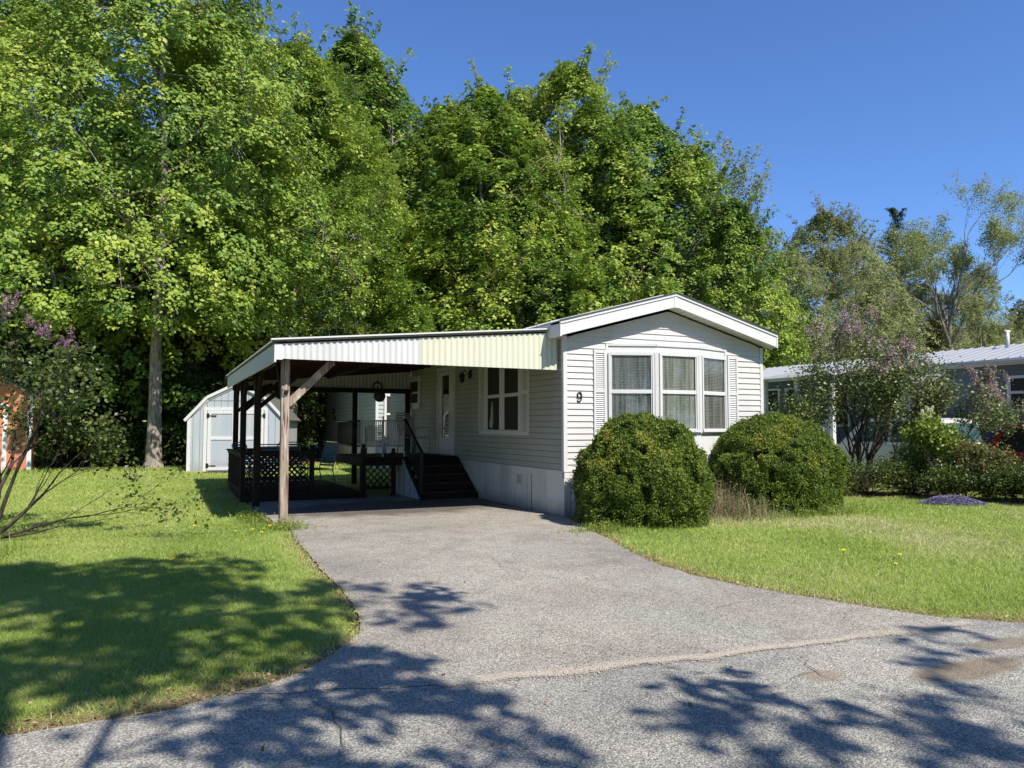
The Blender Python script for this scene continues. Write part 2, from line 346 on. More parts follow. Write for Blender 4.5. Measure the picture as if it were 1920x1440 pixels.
def asphalt(name, tints, stains_and_shade=()):
    m = bpy.data.materials.new(name); m.use_nodes = True; nt = m.node_tree; b = nt.nodes['Principled BSDF']
    b.inputs['Roughness'].default_value = 0.88; b.inputs['Specular IOR Level'].default_value = 0.25
    tc = nt.nodes.new('ShaderNodeTexCoord')
    def N(scale, det=3, kind='ShaderNodeTexNoise'):
        n = nt.nodes.new(kind); n.inputs['Scale'].default_value = scale
        if kind == 'ShaderNodeTexNoise': n.inputs['Detail'].default_value = det
        nt.links.new(tc.outputs['Object'], n.inputs['Vector']); return n
    def RP(src, stops):
        r = nt.nodes.new('ShaderNodeValToRGB'); e = r.color_ramp.elements
        while len(e) < len(stops): e.new(.5)
        for i, (p, c) in enumerate(stops): e[i].position = p; e[i].color = (*c, 1)
        nt.links.new(src, r.inputs[0]); return r.outputs[0]
    def MX(f, a, c, mode='MIX'):
        x = nt.nodes.new('ShaderNodeMix'); x.data_type = 'RGBA'; x.blend_type = mode
        if isinstance(f, float): x.inputs[0].default_value = f
        else: nt.links.new(f, x.inputs[0])
        nt.links.new(a, x.inputs[6]); nt.links.new(c, x.inputs[7]); return x.outputs[2]
    base = RP(N(0.9, 4).outputs['Fac'], [(.32, tints[0]), (.5, tints[1]), (.68, tints[2])])
    v = N(110, kind='ShaderNodeTexVoronoi')
    stones = RP(v.outputs['Color'], [(.05, (.5, .49, .48)), (.5, (.97, .97, .97)), (.95, (1.6, 1.58, 1.54))])
    v2 = N(38, kind='ShaderNodeTexVoronoi'); coarse = RP(v2.outputs['Color'], [(.1, (.87, .87, .88)), (.5, (1, 1, 1)), (.9, (1.12, 1.12, 1.11))])
    base = MX(.8, base, coarse, 'MULTIPLY')
    col = MX(1.0, base, stones, 'MULTIPLY')
    gaps = RP(v.outputs['Distance'], [(.0, (1.1, 1.1, 1.1)), (.35, (1, 1, 1)), (.75, (.45, .45, .47))])
    col = MX(.85, col, gaps, 'MULTIPLY')
    big = RP(N(.45, 5).outputs['Fac'], [(.35, (.86, .86, .87)), (.65, (1.1, 1.09, 1.08))])
    col = MX(1.0, col, big, 'MULTIPLY')
    col = MX(1.0, col, RP(N(3.2, 6).outputs['Fac'], [(.35, (.90, .90, .91)), (.6, (1.05, 1.05, 1.04))]), 'MULTIPLY')
    for (cx, cy, rx, ry, c, amt) in stains_and_shade:
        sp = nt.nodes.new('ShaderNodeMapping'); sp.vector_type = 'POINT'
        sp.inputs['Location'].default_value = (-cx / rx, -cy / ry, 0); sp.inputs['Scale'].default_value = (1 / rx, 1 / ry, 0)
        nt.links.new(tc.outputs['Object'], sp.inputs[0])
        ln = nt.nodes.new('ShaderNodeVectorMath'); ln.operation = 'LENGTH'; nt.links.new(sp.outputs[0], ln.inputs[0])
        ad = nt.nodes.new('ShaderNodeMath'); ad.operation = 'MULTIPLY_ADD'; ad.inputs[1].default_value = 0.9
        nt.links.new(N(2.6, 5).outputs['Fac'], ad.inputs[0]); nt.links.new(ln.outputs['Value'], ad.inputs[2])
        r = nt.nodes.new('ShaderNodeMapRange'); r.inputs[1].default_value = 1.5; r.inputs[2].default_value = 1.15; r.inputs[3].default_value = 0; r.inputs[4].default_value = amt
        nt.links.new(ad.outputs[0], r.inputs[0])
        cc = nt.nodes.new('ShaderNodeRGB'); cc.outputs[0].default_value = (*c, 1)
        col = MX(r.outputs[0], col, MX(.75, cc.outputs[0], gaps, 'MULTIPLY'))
    nt.links.new(col, b.inputs['Base Color'])
    bp = nt.nodes.new('ShaderNodeBump'); bp.inputs['Strength'].default_value = .7; bp.inputs['Distance'].default_value = .006
    bp.invert = True
    nt.links.new(v.outputs['Distance'], bp.inputs['Height']); nt.links.new(bp.outputs[0], b.inputs['Normal'])
    return m
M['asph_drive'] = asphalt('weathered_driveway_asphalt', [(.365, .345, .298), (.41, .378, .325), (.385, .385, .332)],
                          [(3.9, 14.0, 2.6, 1.4, (.10, .085, .08), .75)])  # dark patch paints the carport's shade onto the floor
M['asph_road'] = asphalt('road_asphalt', [(.345, .342, .31), (.38, .37, .33), (.40, .378, .336)],
                         [(4.55, 3.22, .55, .16, (.24, .185, .125), .8), (5.35, 3.5, .4, .12, (.23, .185, .13), .7), (3.66, 3.5, .16, .1, (.33, .26, .19), .7)])
SEAM = [(-.2, 4.5), (.5, 4.6), (1.15, 4.42), (1.63, 4.3), (2.09, 4.25), (2.99, 4.15), (3.99, 4.05), (5.01, 4.0), (5.62, 3.98)]
SEAM = densify(SEAM, .12, .03)
def sheet(name, poly, z, m):
    # triangulate through bmesh
    import bmesh
    bm = bmesh.new(); vs = [bm.verts.new((x, y, z)) for x, y in poly]; f = bm.faces.new(vs)
    if f.normal.z < 0: f.normal_flip()
    bmesh.ops.triangulate(bm, faces=[f]); me = bpy.data.meshes.new(name); bm.to_mesh(me); bm.free()
    for p in me.polygons:
        if p.normal.z < 0: p.flip()
    me.materials.append(m); return tag(link(name, me), kind='structure')
road_ = sheet('road', PAVE, 0.006, M['asph_road'])
dl = [p for p in PL if p[1] > 4.56 and p[0] > .3]; dr = [p for p in PR if p[1] > 4.05]
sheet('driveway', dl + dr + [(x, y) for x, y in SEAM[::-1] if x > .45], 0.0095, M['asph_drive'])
M['sand'] = mat('sandy_seam', (.49, .43, .355), .95, [(60, .4, .6, (.36, .32, .27), S1), (5, .45, .6, (.385, .355, .315), S1)], spec=.1)
M['crack'] = mat('crack_dirt', (.13, .12, .10), .95)
def strip(name, pts, w, m, z, wn=1.0):
    V = []; F = []
    for i, (x, y) in enumerate(pts):
        a = pts[max(i - 1, 0)]; c = pts[min(i + 1, len(pts) - 1)]; dx, dy = c[0] - a[0], c[1] - a[1]; L = math.hypot(dx, dy) or 1
        ww = w * (.35 + wn * 1.3 * float(vnoise(x, y, 4.0, 8)) ** 1.5)
        if i in (0, len(pts) - 1): ww = w * .1
        V += [(x - dy / L * ww, y + dx / L * ww, z), (x + dy / L * ww, y - dx / L * ww, z)]
    for i in range(len(pts) - 1): F.append((2 * i + 1, 2 * i + 3, 2 * i + 2, 2 * i))
    mb = MB(); mb.add(V, F); return mb.build('crack', m, road_)
rs_ = np.random.default_rng(17); sp_ = np.array([p for p in SEAM if p[0] > 1.45]); n = 36000
k_ = rs_.integers(0, len(sp_) - 1, n); f_ = rs_.random(n)[:, None]; c_ = sp_[k_] * (1 - f_) + sp_[k_ + 1] * f_
wd_ = .008 + .045 * vnoise(c_[:, 0], c_[:, 1] * 0, 1.3, 51) ** 1.5 + .02 * vnoise(c_[:, 0], c_[:, 1] * 0, 7, 52)
x = c_[:, 0] + rs_.normal(0, .02, n); y = c_[:, 1] + rs_.normal(0, 1, n) * wd_ - .01
L = rs_.uniform(.0022, .0055, n); a = rs_.uniform(0, 6.28, n); P = np.stack([x, y, .0145 + .002 * rs_.random(n)], 1)
A = np.stack([np.cos(a), np.sin(a), 0 * a], 1) * L[:, None]; B = np.stack([-np.sin(a), np.cos(a), 0 * a], 1) * (L * .8)[:, None]
tag(link('sand', quads('sand', np.stack([P - A, P + B, P + A, P - B], 1).reshape(-1, 3)[:, :], np.arange(4 * n).reshape(-1, 4)[:, ::-1], leafmat('sand_grains', [(0, (.34, .30, .24)), (.5, (.52, .46, .38)), (1, (.68, .63, .55))], 0, .95, .05), attr=np.repeat(rs_.random(n), 4))), 'pale sand and grit gathered along the driveway seam', 'sand', kind='stuff')
strip('road_crack', densify([(3.83, 3.89), (3.63, 3.51), (3.57, 3.13), (3.51, 2.64), (3.49, 2.2)], .05, .05), .0035, M['crack'], .0155)
strip('road_crack', densify([(.55, 4.55), (.81, 4.4), (.88, 3.91), (.86, 3.6)], .05, .06), .003, M['crack'], .0155)
strip('road_crack', densify([(1.15, 3.9), (1.3, 3.7), (1.34, 3.45)], .05, .06), .002, M['crack'], .0155)
for pts_ in ([(3.57, 3.13), (3.95, 2.95), (4.3, 2.6)], [(3.7, 3.6), (3.2, 3.5), (2.9, 3.55)], [(3.2, 9.0), (3.5, 8.2), (3.35, 7.4), (3.6, 6.7)], [(2.3, 4.9), (2.9, 5.2), (3.8, 5.05), (4.6, 5.2)], [(2.35, 11.2), (2.2, 10.2), (2.4, 9.3)]):
    strip('pavement_crack', densify(pts_, .05, .07), .0022, M['crack'], .0165)

# ---------------------------------------------------------------- grass blades (real geometry)
def lawn_points(n, box, dens_ref, seed):
    r = np.random.default_rng(seed); x = r.uniform(box[0], box[1], n); y = r.uniform(box[2], box[3], n)
    t = x * .416 + y * .909; s = x * .909 - y * .416
    ok = (t > 3) & (np.abs(s) < .70 * t + 1.2)
    p = np.clip((dens_ref / np.maximum(t, 1)) ** 2, 0.02, 1); ok &= r.random(n) < p
    return x[ok], y[ok], t[ok]
xs = []; ys = []; ts = []
for (n, bx, dr_, sd) in ((1500000, (-8, 1.9, 4.2, 13), 6.0, 1), (700000, (-10, 8.5, 13, 27), 8.0, 2), (900000, (4.8, 17, 2.8, 11.6), 6.0, 3), (90000, (11, 20, 10.5, 17), 8.0, 4)):
    x, y, t = lawn_points(n, bx, dr_, sd); xs.append(x); ys.append(y); ts.append(t)
x = np.concatenate(xs); y = np.concatenate(ys); t = np.concatenate(ts)
d = pdist(x, y); ins = inside(PAVE, x, y) & (d > .035)
house = ((x > 6.1) & (x < 10.5) & (y > 11.25) & (y < 22)) | ((x > 6.3) & (y > 24.4) & (x < 10.7)) | ((x > .7) & (x < 3.6) & (y > 24.4))| ((x > 1.5) & (x < 6.2) & (y > 16) & (y < 20.2)) | ((x < -3.3) & (y > 27))
rr = rng.random(len(x)); nn = vnoise(x, y, 2.2, 5) * vnoise(x, y, 7, 6)
edge = np.clip((d - .02 - .16 * ((y < 5.4) & (x < 1.7)) * vnoise(x, y, 1.7, 41)) / (.10 + (.55 + .5 * ((y < 5.4) & (x < 1.7)) + .5 * (x > 4.5)) * nn), 0, 1)
bare = 0 * x
for (cx, cy, rx, ry) in ((6.9, 10.25, 1.15, .9), (10.2, 10.7, 1.35, 1.0), (15.5, 12.1, 3.0, 1.3)):
    bare = np.maximum(bare, np.clip(1.5 - 1.5 * np.sqrt(((x - cx) / rx) ** 2 + ((y - cy) / ry) ** 2), 0, 1))
keep = ~ins & ~house & (rr < .08 + .92 * edge) & (rr < 1 - bare * .9) & ~((x > 1.62) & (x < 6.2) & (y > 12) & (y < 20))
x, y, t, d = x[keep], y[keep], t[keep], d[keep]
n = len(x); z = gz(x, y)
pat = vnoise(x, y, .8, 11); pat2 = vnoise(x, y, 3.1, 12)
tall = 1 + 1.3 * np.clip(1 - np.hypot(x - 1.75, y - 11.9) / .55, 0, 1) + 1.2 * np.clip(1 - np.hypot((x + 2.2), (y - 10.6)) / 1.6, 0, 1) \
    + 1.6 * np.clip(1 - np.abs(y - 9.5 - .15 * (x - 6)) / .5, 0, 1) * ((x > 5.9) & (x < 12)) + 1.5 * ((y > 26) & (y < 28))
h = (.019 + .025 * rng.random(n)) * (.75 + .5 * pat2) * tall * (1 + .018 * t)
w = (.0026 + .0022 * rng.random(n)) * np.maximum(1, t / 6.0) ** .95
az = rng.uniform(0, 2 * np.pi, n); lean = rng.normal(0, .95, n); az2 = rng.uniform(0, 2 * np.pi, n)
P = np.stack([x, y, z - .004], 1); W = np.stack([np.cos(az), np.sin(az), 0 * az], 1) * w[:, None]
T = P + np.stack([np.cos(az2) * lean * h, np.sin(az2) * lean * h, h], 1)
V = np.stack([P - W, P + W, T], 1).reshape(-1, 3)
drymask = np.clip((vnoise(x, y, .55, 21) - .36) * 3, 0, 1) * np.clip((x - 6.5) / 2, 0, 1) * np.clip((x + y - 13.0) / 2, 0, 1) + .7 * np.clip(1 - d / .35, 0, 1) * (vnoise(x, y, 4, 22) > .45)
vv = np.clip(.42 + .35 * (pat - .5) + .25 * rng.normal(0, .5, n) + .5 * drymask * (rng.random(n) < .25 + .6 * vnoise(x, y, 2.4, 71)), 0, 1)
vv = np.where(rng.random(n) < .04 + .10 * (vnoise(x, y, 1.1, 33) > .68), rng.uniform(.8, 1, n), vv)
ma = leafmat('grass_blades', [(0, (.17, .26, .05)), (.35, (.33, .45, .095)), (.62, (.46, .56, .15)), (.85, (.6, .56, .3)), (1, (.68, .6, .4))], .4, .5, .25)
me = quads('grass', V, np.arange(3 * n).reshape(-1, 3), ma, attr=np.repeat(vv, 3), n=3)
tag(link('grass', me), 'short green lawn grass with dry and yellowed patches beside the driveway', 'grass', kind='stuff')

# litter of dry leaves and needles along the pavement edges
r = np.random.default_rng(5); n = 60000
x = r.uniform(-6, 8, n); y = r.uniform(3, 12, n); d = pdist(x, y)
band = .16 + .5 * vnoise(x, y, 1.4, 31) * ((y < 5.6) & (x < 2)) + .12 * (x < 1.8) + .2 * (x > 4.6) * vnoise(x, y, 2.0, 61)
ok = (d < band * r.random(n) ** .7) & ~(inside(PAVE, x, y) & (d > .05 * r.random(n))) | ((r.random(n) < .009) & inside(PAVE, x, y))
x, y = x[ok], y[ok]; n = len(x)
L = r.uniform(.006, .022, n); a = r.uniform(0, 6.28, n); P = np.stack([x, y, gz(x, y) + .014 + .012 * r.random(n)], 1)
A = np.stack([np.cos(a), np.sin(a), r.normal(0, .25, n)], 1) * L[:, None]; B = np.stack([-np.sin(a), np.cos(a), r.normal(0, .4, n)], 1) * (L * r.uniform(.15, .6, n))[:, None]
V = np.stack([P - A, P + B, P + A, P - B], 1).reshape(-1, 3)
ml = leafmat('dry_litter', [(0, (.09, .045, .025)), (.5, (.24, .13, .07)), (1, (.45, .34, .22))], 0, .9, .1)
tag(link('leaf_litter', quads('leaf_litter', V, np.arange(4 * n).reshape(-1, 4), ml, attr=np.repeat(r.random(n), 4))),
    'brown dry leaf and needle litter strewn along the pavement edges', 'litter', kind='stuff')
# ---------------------------------------------------------------- building helpers
def siding(mb, fn, z0, z1, step, lo, hi, out=.015, gap=0):
    z = z0
    while z < z1 - 1e-4:
        zt = min(z + step, z1); a, b_, c, d = lo(z), hi(z), lo(zt), hi(zt)
        if b_ - a < .01: break
        if d < c: c = d = (c + d) / 2
        mb.add([fn(a, z, out), fn(b_, z, out), fn(d, zt, .002), fn(c, zt, .002)], [(0, 1, 2, 3)])
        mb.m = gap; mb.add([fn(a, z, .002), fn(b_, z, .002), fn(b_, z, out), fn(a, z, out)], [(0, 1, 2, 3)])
        if gap: mb.add([fn(a, z - .001, out + .001), fn(b_, z - .001, out + .001), fn(b_, z + .009, out + .001), fn(a, z + .009, out + .001)], [(0, 1, 2, 3)])  # dark strip paints the shadow line under each lap
        mb.m = 0
        z = zt
def cbox(mb, fn, u0, u1, z0, z1, d0, d1):
    vs = [fn(u, z, d) for d in (d0, d1) for (u, z) in ((u0, z0), (u1, z0), (u1, z1), (u0, z1))]
    mb.add(vs, [(0, 3, 2, 1), (4, 5, 6, 7), (0, 1, 5, 4), (1, 2, 6, 5), (2, 3, 7, 6), (3, 0, 4, 7)])
def corr(mb, fn, u0, u1, zl, zh, period, amp, res=8):
    n = int((u1 - u0) / period * res); vs = []; fs = []
    for i in range(n + 1):
        u = u0 + (u1 - u0) * i / n; ph = (u / period) % 1.0
        d = amp * (math.cos(2 * math.pi * ph) * .5 + .5) ** 1.6
        vs += [fn(u, zl(u), d), fn(u, zh(u), d)]
    for i in range(n): fs.append((2 * i, 2 * i + 2, 2 * i + 3, 2 * i + 1))
    mb.add(vs, fs, True)
def ribs(mb, fn, u0, u1, zl, zh, period, depth, frac=.6):
    u = u0
    while u < u1:
        a = min(u + period * frac, u1); b_ = min(u + period, u1)
        mb.add([fn(u, zl(u), depth), fn(a, zl(a), depth), fn(a, zh(a), depth), fn(u, zh(u), depth)], [(0, 1, 2, 3)])
        if b_ > a:
            e = min(.008, (b_ - a) / 3)
            mb.add([fn(a, zl(a), depth), fn(a + e, zl(a), 0), fn(a + e, zh(a), 0), fn(a, zh(a), depth)], [(0, 1, 2, 3)])
            mb.add([fn(a + e, zl(a), 0), fn(b_ - e, zl(b_), 0), fn(b_ - e, zh(b_), 0), fn(a + e, zh(a), 0)], [(0, 1, 2, 3)])
            mb.add([fn(b_ - e, zl(b_), 0), fn(b_, zl(b_), depth), fn(b_, zh(b_), depth), fn(b_ - e, zh(b_), 0)], [(0, 1, 2, 3)])
        u = b_
def window(parent, fn, u0, u1, z0, z1, mid, d=.06, fw=.045, mats=('trim', 'glass'), blind=None, curtain=None, dark=True, name='window'):
    """double-hung window: frame + sashes; children: pane, blind"""
    m = MB(); b0 = .0
    cbox(m, fn, u0, u1, z1 - fw, z1, b0, d); cbox(m, fn, u0, u1, z0, z0 + fw, b0, d + .012)
    cbox(m, fn, u0, u0 + fw, z0 + fw, z1 - fw, b0, d); cbox(m, fn, u1 - fw, u1, z0 + fw, z1 - fw, b0, d)
    if mid: cbox(m, fn, u0 + fw, u1 - fw, mid - .022, mid + .022, .03, d - .008)
    s = .022; a, b_ = u0 + fw, u1 - fw
    for (za, zb, dd) in (((z0 + fw), (mid - .022), d - .018), ((mid + .022), (z1 - fw), d - .012)) if mid else ((z0 + fw, z1 - fw, d - .015),):
        cbox(m, fn, a, a + s, za, zb, .03, dd); cbox(m, fn, b_ - s, b_, za, zb, .03, dd); cbox(m, fn, a + s, b_ - s, za, za + s, .03, dd)
    f = m.build(name, M[mats[0]], parent)
    g = MB(); cbox(g, fn, a, b_, z0 + fw, z1 - fw, d - .034, d - .032); g.build('pane', M[mats[1]], f)
    k = MB(); k.m = 0; cbox(k, fn, u0 + .004, u1 - .004, z0 + .004, z1 - .004, .0165, .0185)
    k.build('curtain', M[curtain] if curtain else M['interior'], f)  # without a curtain, this dark panel paints the unlit room
    if blind:
        bl = MB(); z = z0 + fw + .01; ba, bb = a + .004, b_ - (.1 if blind > 1 else .01)
        while z < z1 - fw - .005:
            bl.add([fn(ba, z, .0205), fn(bb, z, .0205), fn(bb, z + .0085, .0262), fn(ba, z + .0085, .0262)], [(0, 1, 2, 3)]); z += .027
        cbox(bl, fn, ba, bb, z0 + fw + .001, z0 + fw + .02, .0195, .0262)
        bl.build('blind', M['blind'], f)
    return f
def shutter(parent, fn, u0, u1, z0, z1, d=.045):
    m = MB(); w = .035
    cbox(m, fn, u0, u0 + w, z0, z1, .0, d); cbox(m, fn, u1 - w, u1, z0, z1, .0, d)
    zm = z0 + (z1 - z0) * .52
    for (a, b_) in ((z0, z0 + .07), (zm - .03, zm + .03), (z1 - .06, z1)): cbox(m, fn, u0 + w, u1 - w, a, b_, .0, d - .004)
    cbox(m, fn, u0 + w, u1 - w, z0, z1, .0, .018)
    for (za, zb) in ((z0 + .075, zm - .035), (zm + .035, z1 - .065)):
        z = za
        while z < zb - .02:
            m.add([fn(u0 + w, z, d - .008), fn(u1 - w, z, d - .008), fn(u1 - w, z + .026, .02), fn(u0 + w, z + .026, .02)], [(0, 1, 2, 3)])
            m.add([fn(u0 + w, z, .02), fn(u1 - w, z, .02), fn(u1 - w, z, d - .008), fn(u0 + w, z, d - .008)], [(0, 1, 2, 3)]); z += .034
    return m.build('shutter', M['trim'], parent)

# ---------------------------------------------------------------- the mobile home
HX0, HX1, HY0, HY1 = 6.15, 10.43, 11.34, 22.0
home = thing('mobile_home', (HX0, HY0, 0), 'pale grey clapboard mobile home with a white gable, triple bay window and house number 9', 'house')
def ff(u, z, d): return (u, HY0 - d, z)             # front face
def fs(u, z, d): return (HX0 - d, u, z)             # left side face
slope = .267
def front_lo(z): return HX0 + .03 if z < 3.0 else HX0 + (z - 3.0) / slope
def front_hi(z): return HX1 - .03 if z < 3.0 else HX1 - (z - 3.0) / slope
w = MB()
siding(w, ff, .765, 3.56, .1035, front_lo, front_hi, .021); w.build('front_wall', M['siding'], home)
w = MB(); siding(w, fs, .765, 3.02, .1035, lambda z: HY0 + .03, lambda z: HY1, .014, 1); w.build('side_wall', [M['siding_side'], mat('side_siding_shadow_line', (.2, .2, .18), .8)], home)
w = MB(); w.box((HX0 + .002, HY0 + .002, .05), (HX1 - .002, HY1, 3.0))
w.prism([(HX0 + .02, 3.0), (HX1 - .02, 3.0), ((HX0 + HX1) / 2, 3.565)], lambda u, v, d: (u, d, v), HY0 + .002, HY1)
w.build('wall_core', M['siding'], home)
w = MB()
for (x0, x1, y0, y1) in ((HX0 - .022, HX0 + .05, HY0 - .024, HY0 + .05), (HX1 - .05, HX1 + .022, HY0 - .024, HY0 + .05)):
    w.box((x0, y0, .74), (x1, y1, 3.03 if x0 < 8 else 3.0)); w.build('corner_trim', M['trim'], home); w = MB()
# skirting
w = MB(); ribs(w, ff, HX0 + .06, HX1, lambda u: -.02, lambda u: .64, .098, .014, .45); cbox(w, ff, HX0 - .01, HX1, .64, .745, 0, .022); cbox(w, ff, HX0 - .02, HX1, .745, .765, 0, .032)
w.box((HX0 - .012, HY0 - .016, -.02), (HX0 + .06, HY0 + .05, .64)); w.build('skirting', M['skirt'], home)
w = MB(); ribs(w, fs, HY0 + .05, 12.55, lambda u: -.02, lambda u: .64, .42, .010, .98); ribs(w, fs, 12.55, HY1, lambda u: -.02, lambda u: .64, .085, .024, .6)
cbox(w, fs, HY0 + .03, HY1, .64, .745, 0, .018); cbox(w, fs, HY0 + .03, HY1, .745, .765, 0, .03); sk = w.build('skirting', M['skirt'], home)
w = MB(); cbox(w, fs, 12.97, 13.17, .44, .62, .011, .02)
for i in range(9): cbox(w, fs, 12.985 + i * .0205, 12.993 + i * .0205, .45, .61, .02, .026)
w.build('vent_grate', M['vent'], home)
# roof
RC = 8.24; RHW = 2.31; RZ = 3.845; FY = 11.04
def rt(x, o=0.0): return RZ + o - abs(x - RC) * slope
w = MB()
for sgn in (-1, 1):
    xe = RC + sgn * (RHW + .03)
    P = [(RC, rt(RC, .02)), (xe, rt(xe, .02)), (xe, rt(xe, .0)), (RC, rt(RC, .0))]
    w.prism(P, lambda u, v, d: (u, d, v), FY - .025, HY1 + .3)
    for k in range(24): # standing seams
        yy = FY + .35 + k * .46
        w.bar((RC + sgn * .02, yy, rt(RC, .03)), (xe, yy, rt(xe, .03)), .025, .02)
w.build('roof', M['roofmetal'], home)
w = MB(); 
for sgn in (-1, 1):
    xe = RC + sgn * (RHW + .035)
    w.prism([(RC, rt(RC, .026)), (xe, rt(xe, .026)), (xe, rt(xe, .012)), (RC, rt(RC, .012))], lambda u, v, d: (u, d, v), FY - .04, FY - .026)
w.build('drip_edge', M['dark_edge'], home)
def fascia(name, x0, x1, y0, y1, o1, o0, m):
    w = MB(); w.prism([(x0, rt(x0, o1)), (x1, rt(x1, o1)), (x1, rt(x1, o0)), (x0, rt(x0, o0))], lambda u, v, d: (u, d, v), y0, y1); return w.build(name, m, home)
fascia('fascia_board', RC - RHW, RC, FY, FY + .03, -.045, -.235, M['white']); fascia('fascia_board', RC, RC + RHW, FY, FY + .03, -.045, -.235, M['white'])
fascia('fascia_lip', RC - RHW - .01, RC, FY - .018, FY + .03, -.002, -.042, M['white']); fascia('fascia_lip', RC, RC + RHW + .01, FY - .018, FY + .03, -.002, -.042, M['white'])
w = MB(); w.box((RC - .035, FY - .006, rt(RC, -.25)), (RC + .035, FY - .001, rt(RC, -.05))); w.build('fascia_cap', M['white'], home); w = MB(); w.box((RC - RHW - .012, FY - .008, rt(RC - RHW, -.25)), (RC - RHW + .02, FY + .34, rt(RC - RHW, -.04)))
w.build('fascia_cap', M['white'], home); w = MB(); w.box((RC + RHW - .02, FY - .008, rt(RC + RHW, -.245)), (RC + RHW + .012, FY + .34, rt(RC + RHW, -.04))); w.build('fascia_cap', M['white'], home)
w = MB()
for i in range(34):
    x0 = RC - RHW + i * .1359
    for (a, b_, o) in ((x0, x0 + .118, -.225), (x0 + .118, x0 + .1359, -.215)):
        if a < RC < b_: b_ = RC
        w.prism([(a, rt(a, o + .01)), (b_, rt(b_, o + .01)), (b_, rt(b_, o)), (a, rt(a, o))], lambda u, v, d: (u, d, v), FY + .03, HY0)
w.build('soffit', M['soffit'], home)
w = MB()
for sgn in (-1, 1):
    xe = RC + sgn * RHW; w.box((xe - .015, FY + .342, rt(xe, -.24)), (xe + .015, HY1 + .28, rt(xe, -.01)))
    w.box((xe, FY + .342, rt(xe, -.24)), ((HX0 if sgn < 0 else HX1), HY1 + .28, rt(xe, -.22)))
w.build('side_fascia', M['white'], home)

# bay window
BP = [(6.97, 11.34), (7.81, 11.05), (8.72, 11.05), (9.56, 11.34)]
def facet(i):
    a = Vector(BP[i]); b_ = Vector(BP[i + 1]); dr = (b_ - a).normalized(); nr = Vector((dr.y, -dr.x))
    return (lambda u, z, d: (a.x + dr.x * u + nr.x * d, a.y + dr.y * u + nr.y * d, z)), (b_ - a).length
bay = MB(); bay.prism(BP, lambda u, v, d: (u, v, d), .0, 2.905); bay.build('bay_body', M['white'], home)
w = MB()
for i in range(3):
    fn, L = facet(i)
    cbox(w, fn, .0, L, 2.775, 2.80, .002, .018); cbox(w, fn, .0, L, 2.895, 2.93, -.01, .022)
    cbox(w, fn, .0, L, 1.375, 1.40, .002, .02); cbox(w, fn, 0, L, .80, .83, .002, .014)
    if i < 2: cbox(w, fn, L - .035, L + .03, 1.40, 2.775, .002, .05)
w.box((6.955, HY0 - .03, 1.38), (7.0, HY0 + .01, 2.93)); w.box((9.53, HY0 - .03, 1.38), (9.575, HY0 + .01, 2.93))
for i in range(3):
    fn, L = facet(i)
    for uu in ((.3,), (.22, .75), (.45,))[i]: q_ = MB(); cbox(q_, fn, uu, uu + .004, .84, 1.37, -.001, .0022); q_.build('panel_seam', M['vent'], home)
w.m = 1
for i in range(3):      # screw heads round the window frames
    fn, L = facet(i); a, b_ = (.02, L - .05) if i == 0 else ((.05, L - .05) if i == 1 else (.05, L - .02))
    for k in range(11):
        u = a + (b_ - a) * k / 10
        for z in (2.787, 1.388): cbox(w, fn, u - .004, u + .004, z - .004, z + .004, .018, .0215)
bay_trim_ = w.build('bay_trim', [M['trim'], M['vent']], home)
for i in range(3):
    fn, L = facet(i); a, b_ = (.035, L - .045) if i == 0 else ((.04, L - .045) if i == 1 else (.04, L - .035))
    window(home, fn, a, b_, 1.405, 2.77, 2.095, .055, .038, blind=2, curtain='curtain' if i else 'sheer')
shutter(home, ff, 6.71, 6.945, 1.35, 2.82); shutter(home, ff, 9.585, 9.82, 1.35, 2.82)
# house number: a stroked figure 9
w = MB(); pts = []
for k in range(20):
    a = math.radians(20 + k * 340 / 19); pts.append((6.43 + .038 * math.cos(a), HY0 - .03, 2.035 + .045 * math.sin(a)))
w.tube(pts, [.008 + .005 * abs(math.cos(math.radians(k * 18))) for k in range(20)], 6)
w.tube([(6.468, HY0 - .03, 2.05), (6.474, HY0 - .03, 2.0), (6.462, HY0 - .03, 1.955), (6.435, HY0 - .03, 1.925), (6.405, HY0 - .03, 1.925), (6.392, HY0 - .03, 1.945)], [.012, .014, .013, .011, .009, .013], 6)
w.build('house_number', M['black'], home)
# side: double window, small window, door, shutters
fr = MB(); cbox(fr, fs, 12.96, 14.70, 1.345, 1.385, 0, .055); cbox(fr, fs, 12.96, 14.7, 2.85, 2.92, 0, .05); cbox(fr, fs, 13.78, 13.90, 1.385, 2.85, 0, .062)
cbox(fr, fs, 12.96, 13.02, 1.385, 2.85, 0, .05); cbox(fr, fs, 14.62, 14.70, 1.385, 2.85, 0, .05); fr.build('window_trim', M['trim'], home)
for (a, b_) in ((13.02, 13.78), (13.90, 14.62)):
    wn_ = window(home, fs, a, b_, 1.385, 2.85, 2.1, .05, .035)
    cu = MB(); s = 1 if a > 13.5 else .4
    cu.add([fs(b_ - .30, 2.0, .019), fs(b_ - .24, 2.0, .019), fs(b_ - .12, 1.5, .0195), fs(b_ - .28, 1.46, .0195), fs(b_ - .34, 1.62, .0195)], [(0, 1, 2, 3, 4)])
    if a > 13.5: cu.build('curtain', M['curtain'], wn_)
shutter(home, fs, 12.66, 12.95, 1.345, 2.9, .04); shutter(home, fs, 14.71, 15.04, 1.345, 2.9, .04)
window(home, fs, 19.08, 20.4, 1.97, 2.83, None, .05, .14); 
w = MB(); cbox(w, fs, 19.2, 20.28, 2.37, 2.42, .02, .05); w.build('window_rail', M['trim'], home)
